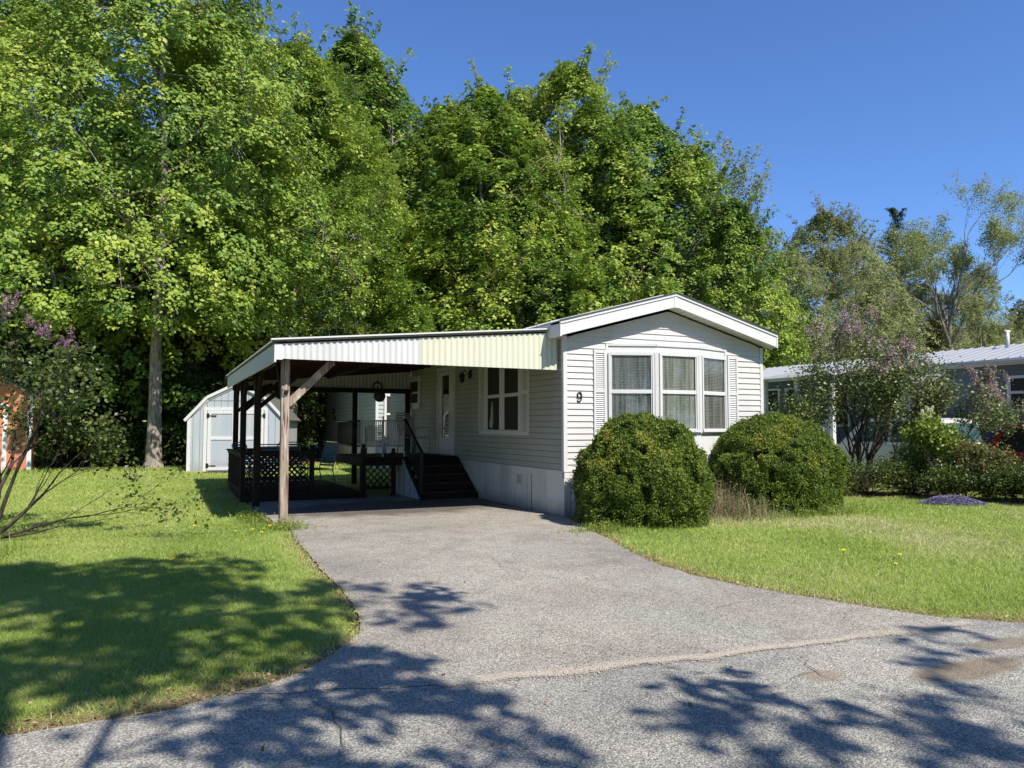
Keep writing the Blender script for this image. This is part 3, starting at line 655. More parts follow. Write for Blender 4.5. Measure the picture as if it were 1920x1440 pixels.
w = MB(); cbox(w, fs, 16.53, 16.62, .85, 2.9, 0, .05); cbox(w, fs, 17.6, 17.7, .85, 2.9, 0, .05); cbox(w, fs, 16.62, 17.6, 2.81, 2.9, 0, .05)
dfr = w.build('door_frame', M['trim'], home)
w = MB(); cbox(w, fs, 16.63, 16.87, .86, 2.8, .016, .04); cbox(w, fs, 17.36, 17.59, .86, 2.8, .016, .04); cbox(w, fs, 16.87, 17.36, .86, 1.25, .016, .039); cbox(w, fs, 16.87, 17.36, 2.71, 2.8, .016, .039)
door = w.build('door', M['trim'], home)
w = MB(); cbox(w, fs, 16.87, 17.36, 1.25, 2.71, .016, .02); w.build('pane', M['darkglass'], door)
w = MB(); cbox(w, fs, 16.9, 17.32, 2.1, 2.13, .021, .03); cbox(w, fs, 16.9, 17.32, 1.93, 1.96, .021, .03); cbox(w, fs, 16.9, 17.3, 1.5, 1.53, .021, .03); w.build('door_rail', M['alu'], door)
w = MB(); w.tube([fs(16.75, 1.72, .04), fs(16.75, 1.72, .09), fs(16.75, 1.86, .09), fs(16.75, 1.86, .04)], .011, 6); w.build('handle', M['alu'], door)
rebase(home)

lt = thing('wall_lantern', (6.13, 15.55, 2.6), 'small black lantern fixed high on the side wall between door and shuttered window', 'lamp')
w = MB(); w.box((6.09, 15.5, 2.55), (6.13, 15.6, 2.72)); w.tube([(6.1, 15.55, 2.68), (6.0, 15.55, 2.72), (5.93, 15.55, 2.66)], .012, 6); w.build('bracket', M['black'], lt)
w = MB(); w.tube([(5.93, 15.55, 2.66), (5.93, 15.55, 2.62), (5.93, 15.55, 2.48), (5.93, 15.55, 2.44)], [.02, .07, .05, .015], 6); w.build('lamp_housing', M['black'], lt)
w = MB(); w.tube([(6.07, 15.52, 2.7), (6.0, 15.48, 2.76)], [.02, .015], 6); w.build('sensor', M['trim'], lt); rebase(lt)

# ---------------------------------------------------------------- carport
cp = thing('carport', (1.68, 11.86, 0), 'open carport with corrugated white and cream front on timber posts beside the mobile home', 'carport')
CY0, CY1 = 11.5, 19.92; CX0, CX1 = 1.5, 6.12
def rz(x): return 2.745 + (x - 1.5) * .0846
# roof sheet (waves run down the slope)
w = MB(); vs = []; fs_ = []; n = int((CY1 - CY0 + .1) / .1 * 6)
for i in range(n + 1):
    y = CY0 - .03 + (CY1 - CY0 + .1) * i / n; dz = .012 * math.cos(2 * math.pi * y / .1)
    vs += [(CX0 - .05, y, rz(CX0 - .05) + dz), (CX1 - .02, y, rz(CX1 - .02) + dz)]
for i in range(n): fs_.append((2 * i, 2 * i + 1, 2 * i + 3, 2 * i + 2))
w.add(vs, fs_, True); w.build('roof_sheet', M['roofmetal'], cp)
w = MB(); w.prism([(CX0 + .02, rz(CX0) - .035), (CX1 - .03, rz(CX1) - .035), (CX1 - .03, rz(CX1) - .055), (CX0 + .02, rz(CX0) - .055)], lambda u, v, d: (u, d, v), CY0 + .06, CY1 - .05); w.build('dark_ceiling_sheet', M['rafter'], cp)  # dark sheet added to stop light bouncing off the metal roof
w = MB(); w.bar((CX0 - .07, CY0 - .035, rz(CX0) + .012), (CX1 - .2, CY0 - .035, rz(CX1 - .2) + .026), .09, .022); w.build('front_flashing', M['white'], cp)
fv = lambda u, z, d: (u, CY0 - d, z)
w = MB(); corr(w, fv, 1.60, 3.68, lambda u: 2.485 - .006 * (u - 1.6), lambda u: rz(u) - .045, .092, .02); w.build('front_valance', M['corr_white'], cp)
w = MB(); corr(w, lambda u, z, d: (u, CY0 - d - .004, z), 3.66, 6.12, lambda u: 2.485 - .006 * (u - 1.6), lambda u: rz(u) - .04, .098, .02); vo = w.build('front_valance', M['corr_cream'], cp); vo['label'] = 'cream corrugated half of the carport front'
w = MB(); corr(w, lambda u, z, d: (u, CY1 - d, z), 1.6, 6.1, lambda u: 2.5, lambda u: rz(u) - .06, .098, .02); w.build('rear_valance', M['corr_cream'], cp)
w = MB(); w.box((CX0 - .015, CY0 - .02, 2.435), (CX0 + .012, CY1, 2.70)); w.box((CX0 + .012, CY0 - .02, 2.47), (CX0 + .1, CY0 + .0, 2.70)); w.build('side_fascia', M['white'], cp)
w = MB()
for i in range(15):
    y = CY0 + .25 + i * .575
    r_ = MB(); r_.bar((CX0 + .06, y, rz(CX0) - .115), (CX1 - .04, y, rz(CX1) - .115), .04, .115); r_.build('rafter', M['rafter'], cp)
for (a, b_, wd, hh) in (((1.60, 11.86, 2.56), (6.1, 11.86, 2.56), .05, .13), ((1.6, 19.8, 2.44), (6.1, 19.8, 2.44), .06, .12), ((1.68, CY0 + .05, 2.57), (1.68, CY1 - .05, 2.57), .06, .14), ((3.9, CY0 + .05, 2.76), (3.9, CY1 - .05, 2.76), .05, .08)):
    r_ = MB(); r_.bar(a, b_, wd, hh); r_.build('beam', M['darkwood'], cp)
def post(x, y, m, s=.125, top=2.5):
    p = MB(); z = gzf(x, y); c = .008
    pts = [(-s / 2 + c, -s / 2), (s / 2 - c, -s / 2), (s / 2, -s / 2 + c), (s / 2, s / 2 - c), (s / 2 - c, s / 2), (-s / 2 + c, s / 2), (-s / 2, s / 2 - c), (-s / 2, -s / 2 + c)]
    p.prism([(x + a, y + b_) for a, b_ in pts], lambda u, v, d: (u, v, d), z - .05, top); return p.build('post', m, cp)
fp = post(1.70, 11.87, M['postwood'], .12, 2.50); fp['label'] = 'weathered light brown front post'
k_ = MB(); k_.ball((1.70, 11.79, 2.02), .03, 8, (1, .3, 1.1)); k_.tube([(1.66, 11.795, 2.06), (1.64, 11.79, 2.0), (1.67, 11.79, 1.96), (1.72, 11.79, 1.98), (1.735, 11.79, 2.05)], .008, 5); k_.build('rope_hook', M['black'], fp)
for (x, y) in ((1.68, 15.2), (1.68, 17.9), (1.68, 19.72), (4.59, 19.8), (6.0, 19.8)): post(x, y, M['darkwood'], .12, 2.5)
def brace(p, q, m, s=.09):
    b_ = MB(); b_.bar(p, q, s, s); b_.build('brace', m, cp)
br = MB(); br.bar((1.74, 11.87, 1.84), (2.40, 11.87, 2.50), .05, .11); bo = br.build('brace', M['postwood'], cp)
for (y) in (15.2, 17.9, 19.72):
    brace((1.72, y, 1.88), (2.5, y, 2.56), M['darkwood'], .08)
    brace((1.68, y - .03, 1.95), (1.68, y - .6, 2.52), M['darkwood'], .07)
    if y < 19: brace((1.68, y + .03, 1.95), (1.68, y + .6, 2.52), M['darkwood'], .07)
brace((1.68, 11.93, 1.95), (1.68, 12.5, 2.52), M['darkwood'], .07)
rebase(cp)

# lattice panel between two corners in a vertical plane
def lattice(parent, a, b_, z0, z1, sp=.105, sw=.034, m=None, name='lattice_panel', frame=True):
    a = Vector((a[0], a[1])); b_ = Vector((b_[0], b_[1])); L = (b_ - a).length; dr = (b_ - a) / L; nr = Vector((dr.y, -dr.x))
    def fn(u, z, d): return (a.x + dr.x * u + nr.x * d, a.y + dr.y * u + nr.y * d, z)
    H = z1 - z0; w = MB()
    for s, dd in ((1, .0), (-1, .009)):
        c = -H - L
        while c < L + H:
            # line u = c + s*(z) ; clip to the rectangle
            pts = []
            zs = 0; ze = H
            u0 = c if s > 0 else c + H; 
            f = (lambda z: c + z) if s > 0 else (lambda z: c + H - z)
            za, zb = 0.0, H
            if s > 0: za = max(0, -c); zb = min(H, L - c)
            else: za = max(0, c + H - L); zb = min(H, c + H)
            if zb - za > .03:
                hw = sw * .7071
                P = [(f(za) - hw, z0 + za), (f(za) + hw, z0 + za), (f(zb) + hw, z0 + zb), (f(zb) - hw, z0 + zb)]
                P = [(min(max(u, 0), L), z) for u, z in P]
                w.prism(P, fn, dd, dd + .008)
            c += sp * 1.4142
    if frame:
        for (u0, u1, za, zb) in ((0, L, z0 - .02, z0 + .04), (0, L, z1 - .04, z1 + .02)): cbox(w, fn, u0, u1, za, zb, -.012, .03)
    return w.build(name, m or M['darkwood'], parent)
def ball_post(parent, x, y, z0, z1, s=.09):
    p = MB(); p.box((x - s / 2, y - s / 2, z0), (x + s / 2, y + s / 2, z1)); p.box((x - s * .6, y - s * .6, z1), (x + s * .6, y + s * .6, z1 + .02)); p.ball((x, y, z1 + .06), .045, 10); p.build('rail_post', M['darkwood'], parent)

dk = thing('patio_deck', (2.7, 16.1, .12), 'low dark timber patio deck under the carport with lattice railings', 'deck')
w = MB(); 
for i in range(28): w.box((1.62, 16.12 + i * .136, .10), (3.88, 16.12 + i * .136 + .128, .145 if i % 3 else .148))
w.build('deck_boards', M['deck'], dk)
w = MB(); w.box((1.60, 16.07, .0), (3.9, 16.115, .14)); w.box((1.56, 16.07, .0), (1.60, 19.9, .14)); w.build('rim_board', M['darkwood'], dk)
for (x, y) in ((1.52, 16.1), (2.86, 16.1), (3.93, 16.1)): ball_post(dk, x, y, 0, 1.03)
lattice(dk, (1.57, 16.1), (2.81, 16.1), .2, .97, .085, .04)
for (x0, x1) in ((1.57, 2.81),):
    w = MB(); w.box((x0, 16.05, .985), (x1, 16.15, 1.02)); w.build('top_rail', M['darkwood'], dk)
lattice(dk, (1.52, 16.15), (1.52, 19.7), .2, .92, .095, .03)
w = MB(); w.box((1.47, 16.15, .94), (1.58, 19.66, .975)); w.build('top_rail', M['darkwood'], dk)
lattice(dk, (1.75, 19.86), (3.4, 19.86), .2, .92, .095, .03)
w = MB(); w.box((1.75, 19.82, .94), (3.4, 19.9, .975)); w.build('top_rail', M['darkwood'], dk)
rebase(dk)

pl = thing('porch_landing', (5.0, 16.4, 0), 'raised dark porch landing with wide steps up to the side door', 'porch')
w = MB()
for i in range(18): w.box((3.96, 16.42 + i * .14, .80), (6.12, 16.42 + i * .14 + .132, .84))
w.build('landing_boards', M['deck'], pl)
w = MB(); w.box((3.94, 16.38, .66), (6.12, 16.415, .835)); w.box((3.92, 16.38, .66), (3.955, 18.95, .835)); w.build('rim_board', M['darkwood'], pl)
for i in range(5):
    w = MB(); y0 = 15.12 + i * .262; z = .168 * (i + 1) - (.002 if i == 4 else 0)
    if i < 4:
        w.box((4.93, y0 - .02, z - .035), (6.08, y0 + .262, z)); w.build('tread', M['deck'], pl)
    w = MB(); w.box((4.95, y0, z - .168), (6.06, y0 + .02, z - .036)); w.build('riser', M['darkwood'], pl)
for x in (4.90, 6.09):
    w = MB(); w.prism([(15.05, 0), (16.4, 0), (16.4, .84), (16.3, .84), (15.05, .1)], lambda u, v, d: (d, u, v), x - .02, x + .02); w.build('stringer', M['darkwood'], pl)
w = MB(); w.bar((4.92, 16.42, 1.66), (4.90, 15.15, .98), .05, .04); w.bar((4.92, 16.42, 1.02), (4.9, 15.15, .34), .03, .03)
for i in range(9):
    t = i / 9; y = 16.36 - t * 1.15; w.bar((4.91, y, 1.64 - t * .62), (4.91, y, .96 - t * .62), .018, .018)
w.bar((4.90, 15.15, 0), (4.90, 15.15, 1.0), .06, .06); w.build('handrail', M['black'], pl)
for (x) in (3.96, 4.64): ball_post(pl, x, 16.33, 0, .93, .09)
lattice(pl, (4.0, 16.33), (4.60, 16.33), .18, .78, .105, .036)
# white board panel closing the side of the steps
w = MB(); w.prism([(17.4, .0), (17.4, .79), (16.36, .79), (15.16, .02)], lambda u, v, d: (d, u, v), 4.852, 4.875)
pn = w.build('board_panel', M['skytint_panel'], pl); pn['label'] = 'white boards beside the steps, tinted blue grey for skylight'
w = MB()
for y, zt in ((17.0, .77), (16.6, .77), (16.2, .67), (15.8, .41), (15.45, .18)): w.box((4.848, y, .03), (4.852, y + .014, zt))
w.box((4.84, 16.68, .50), (4.852, 16.74, .66)); w.build('board_groove', M['black'], pn)
# pale metal railing on the landing
w = MB(); z0, z1 = 1.0, 1.63
w.tube([(3.96, 16.45, z1), (4.92, 16.45, z1)], .018, 6); w.tube([(3.96, 16.45, z0 + .08), (4.92, 16.45, z0 + .08)], .014, 6)
for x in (3.96, 4.44, 4.92): w.tube([(x, 16.45, .84), (x, 16.45, 1.70)], .018, 6); w.ball((x, 16.45, 1.71), .024, 6)
for i in range(22): x = 3.99 + i * .0425; w.tube([(x, 16.45, z0 + .06), (x, 16.45, z1)], .0115, 5)
w.build('railing', M['trim'], pl)
w = MB()
w.tube([(3.96, 16.5, z1), (3.96, 18.9, z1)], .018, 6); w.tube([(3.96, 16.5, z0 + .08), (3.96, 18.9, z0 + .08)], .014, 6)
for i in range(24): y = 16.55 + i * .1; w.tube([(3.96, y, z0 + .06), (3.96, y, z1)], .0085, 5)
w.build('railing', M['black'], pl); rebase(pl)

# patio chairs
def chair(loc, rz_, label, fm, sm, group='slatted patio chairs under the carport'):
    t = thing('patio_chair', loc, label, 'chair', group, rz_)
    w = MB()
    for s in (-1, 1):
        x = s * .27
        w.tube([(x, .26, 0), (x, .27, .42), (x, .25, .62), (x, .05, .64), (x, -.2, .6)], .013, 6)
        w.tube([(x, -.3, 0), (x, -.22, .4), (x, -.36, .92)], .013, 6); w.tube([(x, .27, .4), (x, -.22, .38)], .012, 6)
    w.tube([(-.27, -.36, .92), (-.2, -.385, .985), (.2, -.385, .985), (.27, -.36, .92)], .013, 6); w.build('frame', fm, t)
    w = MB()
    for i in range(8): w.box((-.265, -.2 + i * .058, .405), (.265, -.2 + i * .058 + .042, .413))
    w.build('seat', sm, t)
    w = MB()
    for i in range(9):
        z = .46 + i * .056; y = -.235 - (z - .4) * .27; w.box((-.262, y - .006, z), (.262, y + .002, z + .04))
    w.build('backrest', sm, t); return t
chair((3.28, 17.75, .148), R(112), 'blue green slatted patio chair in the gap of the deck railing, seen side-on', M['chairframe'], M['teal_sl'])
chair((2.85, 18.5, .148), R(-172), 'blue green slatted patio chair with only its curved back above the front lattice', M['chairframe'], M['teal_sl'])
chair((2.05, 17.0, .148), R(5), 'blue green patio chair pushed against the left lattice corner', M['chairframe'], M['teal_sl'])
chair((1.98, 18.75, .148), R(-130), 'blue green patio chair half hidden behind two dark posts', M['chairframe'], M['teal_sl'])
chair((5.62, 17.98, .845), R(-150), 'pale metal patio chair on the landing beside the door', M['alu'], M['alu'])
c_ = chair((4.6, 17.7, .845), R(170), 'low dark metal chair behind the landing railing', M['chairframe'], M['chairframe']); c_.scale = (.8, .8, .68)
tb = thing('patio_table', (2.5, 17.75, .148), 'round dark patio table standing among the deck chairs', 'table')
w = MB(); w.tube([(0, 0, .70), (0, 0, .72)], .42, 20); w.build('table_top', M['black'], tb)
w = MB(); w.tube([(0, 0, 0), (0, 0, .03), (0, 0, .04), (0, 0, .70)], [.22, .2, .03, .03], 10); w.build('pedestal', M['black'], tb)
# hanging ornament
wi = thing('wind_spinner', (4.45, 17.0, 2.62), 'dark sun shaped wind spinner hanging under the carport roof', 'ornament')
w = MB(); n = 18
for k in range(n):
    a = 2 * math.pi * k / n; c, s = math.cos(a), math.sin(a)
    w.add([(4.45 + .1 * math.cos(a - .14), 17, 2.4 + .1 * math.sin(a - .14)), (4.45 + .1 * math.cos(a + .14), 17, 2.4 + .1 * math.sin(a + .14)), (4.45 + .165 * c, 17, 2.4 + .165 * s)], [(0, 1, 2)])
w.tube([(4.45 + .09 * math.cos(2 * math.pi * k / 24), 17, 2.4 + .09 * math.sin(2 * math.pi * k / 24)) for k in range(25)], .014, 5)
w.tube([(4.45, 17, 2.34), (4.45, 17, 2.43)], .01, 5); w.build('sun_ring', M['black'], wi)
w = MB(); w.tube([(4.50, 16.99, 2.19), (4.50, 17.02, 2.19)], .135, 20); w.build('disc', mat('dull_disc', (.045, .045, .045), .5), wi)
w = MB(); w.tube([(4.45, 17, 2.9), (4.45, 17, 2.46)], .004, 4); w.build('cord', M['black'], wi); rebase(wi)
# ---------------------------------------------------------------- storage shed (pale blue grey, gambrel)
sh = thing('storage_shed', (2.1, 25.3, .15), 'pale blue grey gambrel shed with white trim and double doors behind the carport', 'shed')
# local axes: u along the front, slightly turned
A = Vector((.80, 25.55)); Bv = Vector((3.50, 24.75)); L = (Bv - A).length; du = (Bv - A) / L; dn = Vector((du.y, -du.x))
zb = .12
def fsh(u, z, d): return (A.x + du.x * u + dn.x * d, A.y + du.y * u + dn.y * d, z + zb)
prof = [(0, 0), (L, 0), (L, 1.72), (L * .80, 2.28), (L / 2, 2.70), (L * .20, 2.28), (0, 1.72)]
w = MB(); w.prism(prof, fsh, -3.2, 0); w.build('wall', M['shedboard'], sh)
w = MB(); u = .14
def top_at(u):
    for (a, b_) in zip(prof[2:-1], prof[3:]):
        x0, x1 = min(a[0], b_[0]), max(a[0], b_[0])
        if x0 <= u <= x1: t = (u - b_[0]) / (a[0] - b_[0]); return b_[1] + t * (a[1] - b_[1])
    return 1.7
while u < L - .05:
    cbox(w, fsh, u, u + .012, 0.02, top_at(u) - .02, .0, .0035); u += .203
cbox(w, fsh, .35, L - .35, 2.17, 2.19, .0, .005); w.build('board_groove', M['shedgroove'], sh)
w = MB(); P = prof[2:]
def off(p, q, d0, d1, wdt, m=w):
    a = Vector(p); b_ = Vector(q); dr = (b_ - a).normalized(); nr = Vector((dr.y, -dr.x))
    if nr.y > 0: nr = -nr
    a2 = a + nr * wdt; b2 = b_ + nr * wdt; m.prism([tuple(a), tuple(b_), tuple(b2), tuple(a2)], fsh, d0, d1)
ext = [(L + .1, 1.62)] + P[:-1] + [(0, 1.72)]; ext[1] = (L, 1.72)
for (p, q) in zip(P[:-1], P[1:]): off(p, q, .004, .03, .09)
cbox(w, fsh, -.02, .08, 0, 1.66, .004, .03); cbox(w, fsh, L - .08, L + .02, 0, 1.66, .004, .03); w.build('trim', M['shedtrim'], sh)
w = MB()
pr2 = [(L + .09, 1.56)] + P[1:-1] + [(-.09, 1.56)]
for (p, q) in zip(pr2[:-1], pr2[1:]):
    a = Vector(p); b_ = Vector(q); dr = (b_ - a).normalized(); nr = Vector((dr.y, -dr.x))
    if nr.y < 0: nr = -nr
    w.prism([tuple(a + nr * .005), tuple(b_ + nr * .005), tuple(b_ + nr * .045), tuple(a + nr * .045)], fsh, -3.3, .06)
w.build('roof', M['shingle'], sh)
w = MB()
for (p, q) in zip(pr2[:-1], pr2[1:]):
    a = Vector(p); b_ = Vector(q); dr = (b_ - a).normalized(); nr = Vector((dr.y, -dr.x))
    if nr.y < 0: nr = -nr
    w.prism([tuple(a - nr * .035), tuple(b_ - nr * .035), tuple(b_ + nr * .05), tuple(a + nr * .05)], fsh, .06, .08)
w.build('roof_edge', M['shedtrim'], sh)
for s in (-1, 1):
    c = L / 2 + s * .42
    w = MB(); cbox(w, fsh, c - .41, c + .41, .05, 1.88, .004, .02); dr_ = w.build('door', M['shedboard'], sh)
    w = MB()
    for (a, b_, z0, z1) in ((c - .41, c - .31, .05, 1.88), (c + .31, c + .41, .05, 1.88), (c - .31, c + .31, .05, .15), (c - .31, c + .31, 1.78, 1.88), (c - .31, c + .31, .98, 1.08)): cbox(w, fsh, a, b_, z0, z1, .02, .04)
    w.build('door_trim', M['shedtrim'], dr_)
    w = MB()
    for z in (.17, 1.70): e = c + s * .41; cbox(w, fsh, min(e, e - s * .26), max(e, e - s * .26), z, z + .03, .041, .047); cbox(w, fsh, e - .03, e + .05, z - .05, z + .09, .041, .046)
    w.build('hinge', M['black'], dr_)
    w = MB(); e = c - s * .36; cbox(w, fsh, e - .015, e + .015, .75, .93, .041, .06); w.build('handle', M['black'], dr_)
w = MB(); cbox(w, fsh, L / 2 - .95, L / 2 + .95, 1.885, 1.98, .004, .03); cbox(w, fsh, L / 2 - .95, L / 2 - .85, .03, 1.885, .004, .03); cbox(w, fsh, L / 2 + .85, L / 2 + .95, .03, 1.885, .004, .03); w.build('door_frame', M['shedtrim'], sh)
def fshl(u, z, d): return (A.x - dn.x * u - du.x * d, A.y - dn.y * u - du.y * d, z + zb)
w = MB(); cbox(w, fshl, .35, .85, .95, 1.45, .0, .03); sw_ = w.build('window', M['shedtrim'], sh)
w = MB(); cbox(w, fshl, .41, .79, 1.01, 1.39, .03, .034); w.build('pane', M['darkglass'], sw_)
w = MB(); w.prism([(0.7, -.10), (L - .6, -.10), (L - .6, .04), (.7, .04)], fsh, .04, 1.1); w.build('ramp', M['deck'], sh)
rebase(sh)

# ---------------------------------------------------------------- terracotta shed, left edge
rs = thing('garden_shed', (-5.4, 27.5, .15), 'terracotta red board shed with white corner trim at the left edge', 'shed')
w = MB(); x0, x1, y0, y1 = -7.2, -3.55, 27.5, 30.6
w.prism([(x0, .1), (x1, .1), (x1, 2.45), ((x0 + x1) / 2, 3.5), (x0, 2.45)], lambda u, v, d: (u, d, v), y0, y1); w.build('wall', M['terracotta'], rs)
w = MB(); x = x0 + .15
while x < x1 - .05:
    w.box((x, y0 - .004, .12), (x + .012, y0, 2.4 + min(x - x0, x1 - x) * .5)); x += .2
w.build('board_groove', mat('terracotta_groove', (.2, .07, .04), .9), rs)
w = MB(); w.box((x1 - .10, y0 - .03, .1), (x1 + .02, y0 - .005, 2.42)); w.box((x0, y0 - .03, .1), (x0 + .1, y0 - .005, 2.42))
w.box((x1 - 2.9, y0 - .03, 2.12), (x1 - .62, y0 - .005, 2.22)); w.box((x1 - .74, y0 - .032, .12), (x1 - .62, y0 - .005, 2.12)); w.build('trim', M['shedtrim'], rs)
w = MB()
for s in (-1, 1):
    c = (x0 + x1) / 2; e = c + s * 2.05
    w.prism([(c, 3.51), (e, 3.51 - 2.05 * .575), (e, 3.57 - 2.05 * .575), (c, 3.58)], lambda u, v, d: (u, d, v), y0 - .12, y1 + .1)
w.build('roof', M['shingle'], rs); rebase(rs)

# ---------------------------------------------------------------- pale home behind the carport
h2 = thing('mobile_home', (6.37, 24.45, .13), 'pale teal sided mobile home behind the carport, its long shaded side and white skirting showing', 'house')
X0, X1, Y0, Y1 = 6.37, 10.5, 24.45, 34.4
f2 = lambda u, z, d: (X0 - d, u, z); g2 = lambda u, z, d: (u, Y0 - d, z)
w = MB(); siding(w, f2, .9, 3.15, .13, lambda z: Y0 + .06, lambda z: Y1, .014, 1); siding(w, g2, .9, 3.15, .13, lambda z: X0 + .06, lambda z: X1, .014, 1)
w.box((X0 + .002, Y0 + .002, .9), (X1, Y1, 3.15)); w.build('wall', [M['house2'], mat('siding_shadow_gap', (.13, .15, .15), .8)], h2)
w = MB(); w.box((X0 - .03, Y0 - .03, .88), (X0 + .06, Y0 + .06, 3.15)); w.build('corner_trim', M['trim'], h2)
w = MB(); ribs(w, f2, Y0, Y1, lambda u: .0, lambda u: .88, .3, .012, .9); ribs(w, g2, X0, X1, lambda u: 0, lambda u: .88, .3, .012, .9); w.build('skirting', M['skirt'], h2)
w = MB(); xm = (X0 + X1) / 2
w.prism([(X0 - .1, 3.12), (xm, 3.72), (X1 + .1, 3.12), (X1 + .1, 3.2), (xm, 3.8), (X0 - .1, 3.2)], lambda u, v, d: (u, d, v), Y0 - .2, Y1 + .2); w.build('roof', M['roofmetal'], h2)
window(h2, f2, 26.9, 27.6, 1.75, 2.75, None, .05, .06)
window(h2, g2, 6.62, 7.12, 1.0, 2.55, 1.9, .05, .06)
rebase(h2)

# ---------------------------------------------------------------- blue grey home on the right
h3 = thing('mobile_home', (19.5, 15, .08), 'blue grey mobile home with a white metal roof at the right edge, seen behind lilacs', 'house')
X0, X1, Y0, Y1 = 19.5, 23.7, 4.0, 23.5
f3 = lambda u, z, d: (X0 - d, u, z)
w = MB(); siding(w, f3, .85, 3.12, .12, lambda z: Y0, lambda z: Y1, .014); w.box((X0 + .002, Y0, .85), (X1, Y1, 3.12)); w.build('wall', M['bluehouse'], h3)
w = MB(); ribs(w, f3, Y0, Y1, lambda u: 0, lambda u: .85, .12, .014, .6); w.box((X0 + .002, Y1 - .02, 0), (X1, Y1, .85)); w.build('skirting', M['skirt'], h3)
w = MB(); xm = (X0 + X1) / 2; e = X0 - .12
w.prism([(e, 3.18), (xm, 3.74), (X1 + .12, 3.18), (X1 + .12, 3.22), (xm, 3.79), (e, 3.22)], lambda u, v, d: (u, d, v), Y0, Y1 + .25)
for k in range(64):
    y = Y0 + .1 + k * .305
    if y < Y1: w.bar((e, y, 3.235), (xm, y, 3.80), .03, .03)
w.build('roof', mat('white_standing_seam', (.43, .44, .46), .4, metallic=.2), h3)
w = MB(); w.box((e - .02, Y0, 3.06), (e + .01, Y1 + .25, 3.19)); w.box((e, Y0, 3.06), (X0, Y1 + .2, 3.08)); w.build('fascia_board', M['trim'], h3)
w = MB(); w.tube([(e - .06, Y0, 3.15), (e - .06, 15.3, 3.13)], .05, 8); w.build('gutter', M['alu'], h3)
for (a, b_) in ((20.3, 21.0), (19.35, 20.05), (17.35, 18.15)): window(h3, f3, a, b_, 1.5, 2.82, 2.0, .05, .06, mats=('trim', 'darkglass'))
window(h3, f3, 11.55, 12.45, 1.85, 2.78, 2.35, .05, .07, mats=('trim', 'darkglass')); window(h3, f3, 8.5, 9.4, 1.85, 2.78, 2.35, .05, .07, mats=('trim', 'darkglass'))
w = MB(); cbox(w, f3, 15.2, 16.1, .95, 2.75, .0, .05); w.build('door', M['trim'], h3)
w = MB(); w.prism([(18.55, 2.62), (19.48, 3.0), (19.48, 3.03), (18.55, 2.65)], lambda u, v, d: (u, d, v), 14.0, 16.3); w.bar((18.6, 14.02, 2.6), (19.46, 14.02, 2.2), .02, .02); w.bar((18.6, 16.28, 2.6), (19.46, 16.28, 2.2), .02, .02); w.build('door_awning', M['roofmetal'], h3)
w = MB(); w.tube([(21.2, 13.5, 3.6), (21.2, 13.5, 4.15)], .05, 8); w.tube([(21.1, 13.5, 4.13), (21.32, 13.5, 4.13)], .03, 6); w.build('roof_pipe', M['trim'], h3)
rebase(h3)
pc = thing('porch', (18.8, 18.5, .1), 'white railed porch deck beside the blue grey home', 'porch')
w = MB(); w.box((18.0, 16.6, .78), (19.46, 19.4, .85)); w.build('deck_boards', M['deck'], pc)
w = MB(); w.box((17.98, 16.6, .1), (18.0, 19.4, .78)); w.box((18.0, 19.4, .1), (19.46, 19.42, .78)); w.build('side_boards', M['bluehouse'], pc)
w = MB(); w.box((17.98, 16.6, 1.66), (18.06, 19.4, 1.72)); w.box((17.99, 16.6, .95), (18.05, 19.4, 1.0))
for i in range(24): w.box((18.0, 16.68 + i * .115, 1.0), (18.04, 16.72 + i * .115, 1.66))
w.build('railing', M['trim'], pc)
for y in (19.36, 18.0, 16.62):
    w = MB(); w.box((17.96, y, .1), (18.08, y + .12, 3.0)); w.build('post', M['trim'], pc)
w = MB(); w.prism([(17.7, 2.98), (19.46, 3.3), (19.46, 3.34), (17.7, 3.03)], lambda u, v, d: (u, d, v), 16.4, 19.7); w.build('roof', M['roofmetal'], pc)
rebase(pc)

# ---------------------------------------------------------------- small far house seen through the woods on the left
h4 = thing('distant_house', (-4, 44, 0), 'small far brick and pale house glimpsed through the trees on the left', 'house')
w = MB(); w.box((-7.5, 44, 0), (1.0, 49, 1.6)); w.build('brick_base', M['brick'], h4)
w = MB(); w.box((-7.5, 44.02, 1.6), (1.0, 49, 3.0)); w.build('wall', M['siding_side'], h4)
w = MB(); w.prism([(43.6, 2.95), (46.5, 4.1), (49.4, 2.95)], lambda u, v, d: (d, u, v), -7.8, 1.3); w.build('roof', M['shingle'], h4)
for a in (-5.6, -3.4, -1.2):
    w = MB(); w.box((a, 43.96, 1.7), (a + 1.1, 44.02, 2.7)); wd_ = w.build('window', M['trim'], h4)
    w = MB(); w.box((a + .08, 43.94, 1.78), (a + 1.02, 43.96, 2.62)); w.build('pane', M['darkglass'], wd_)
rebase(h4)

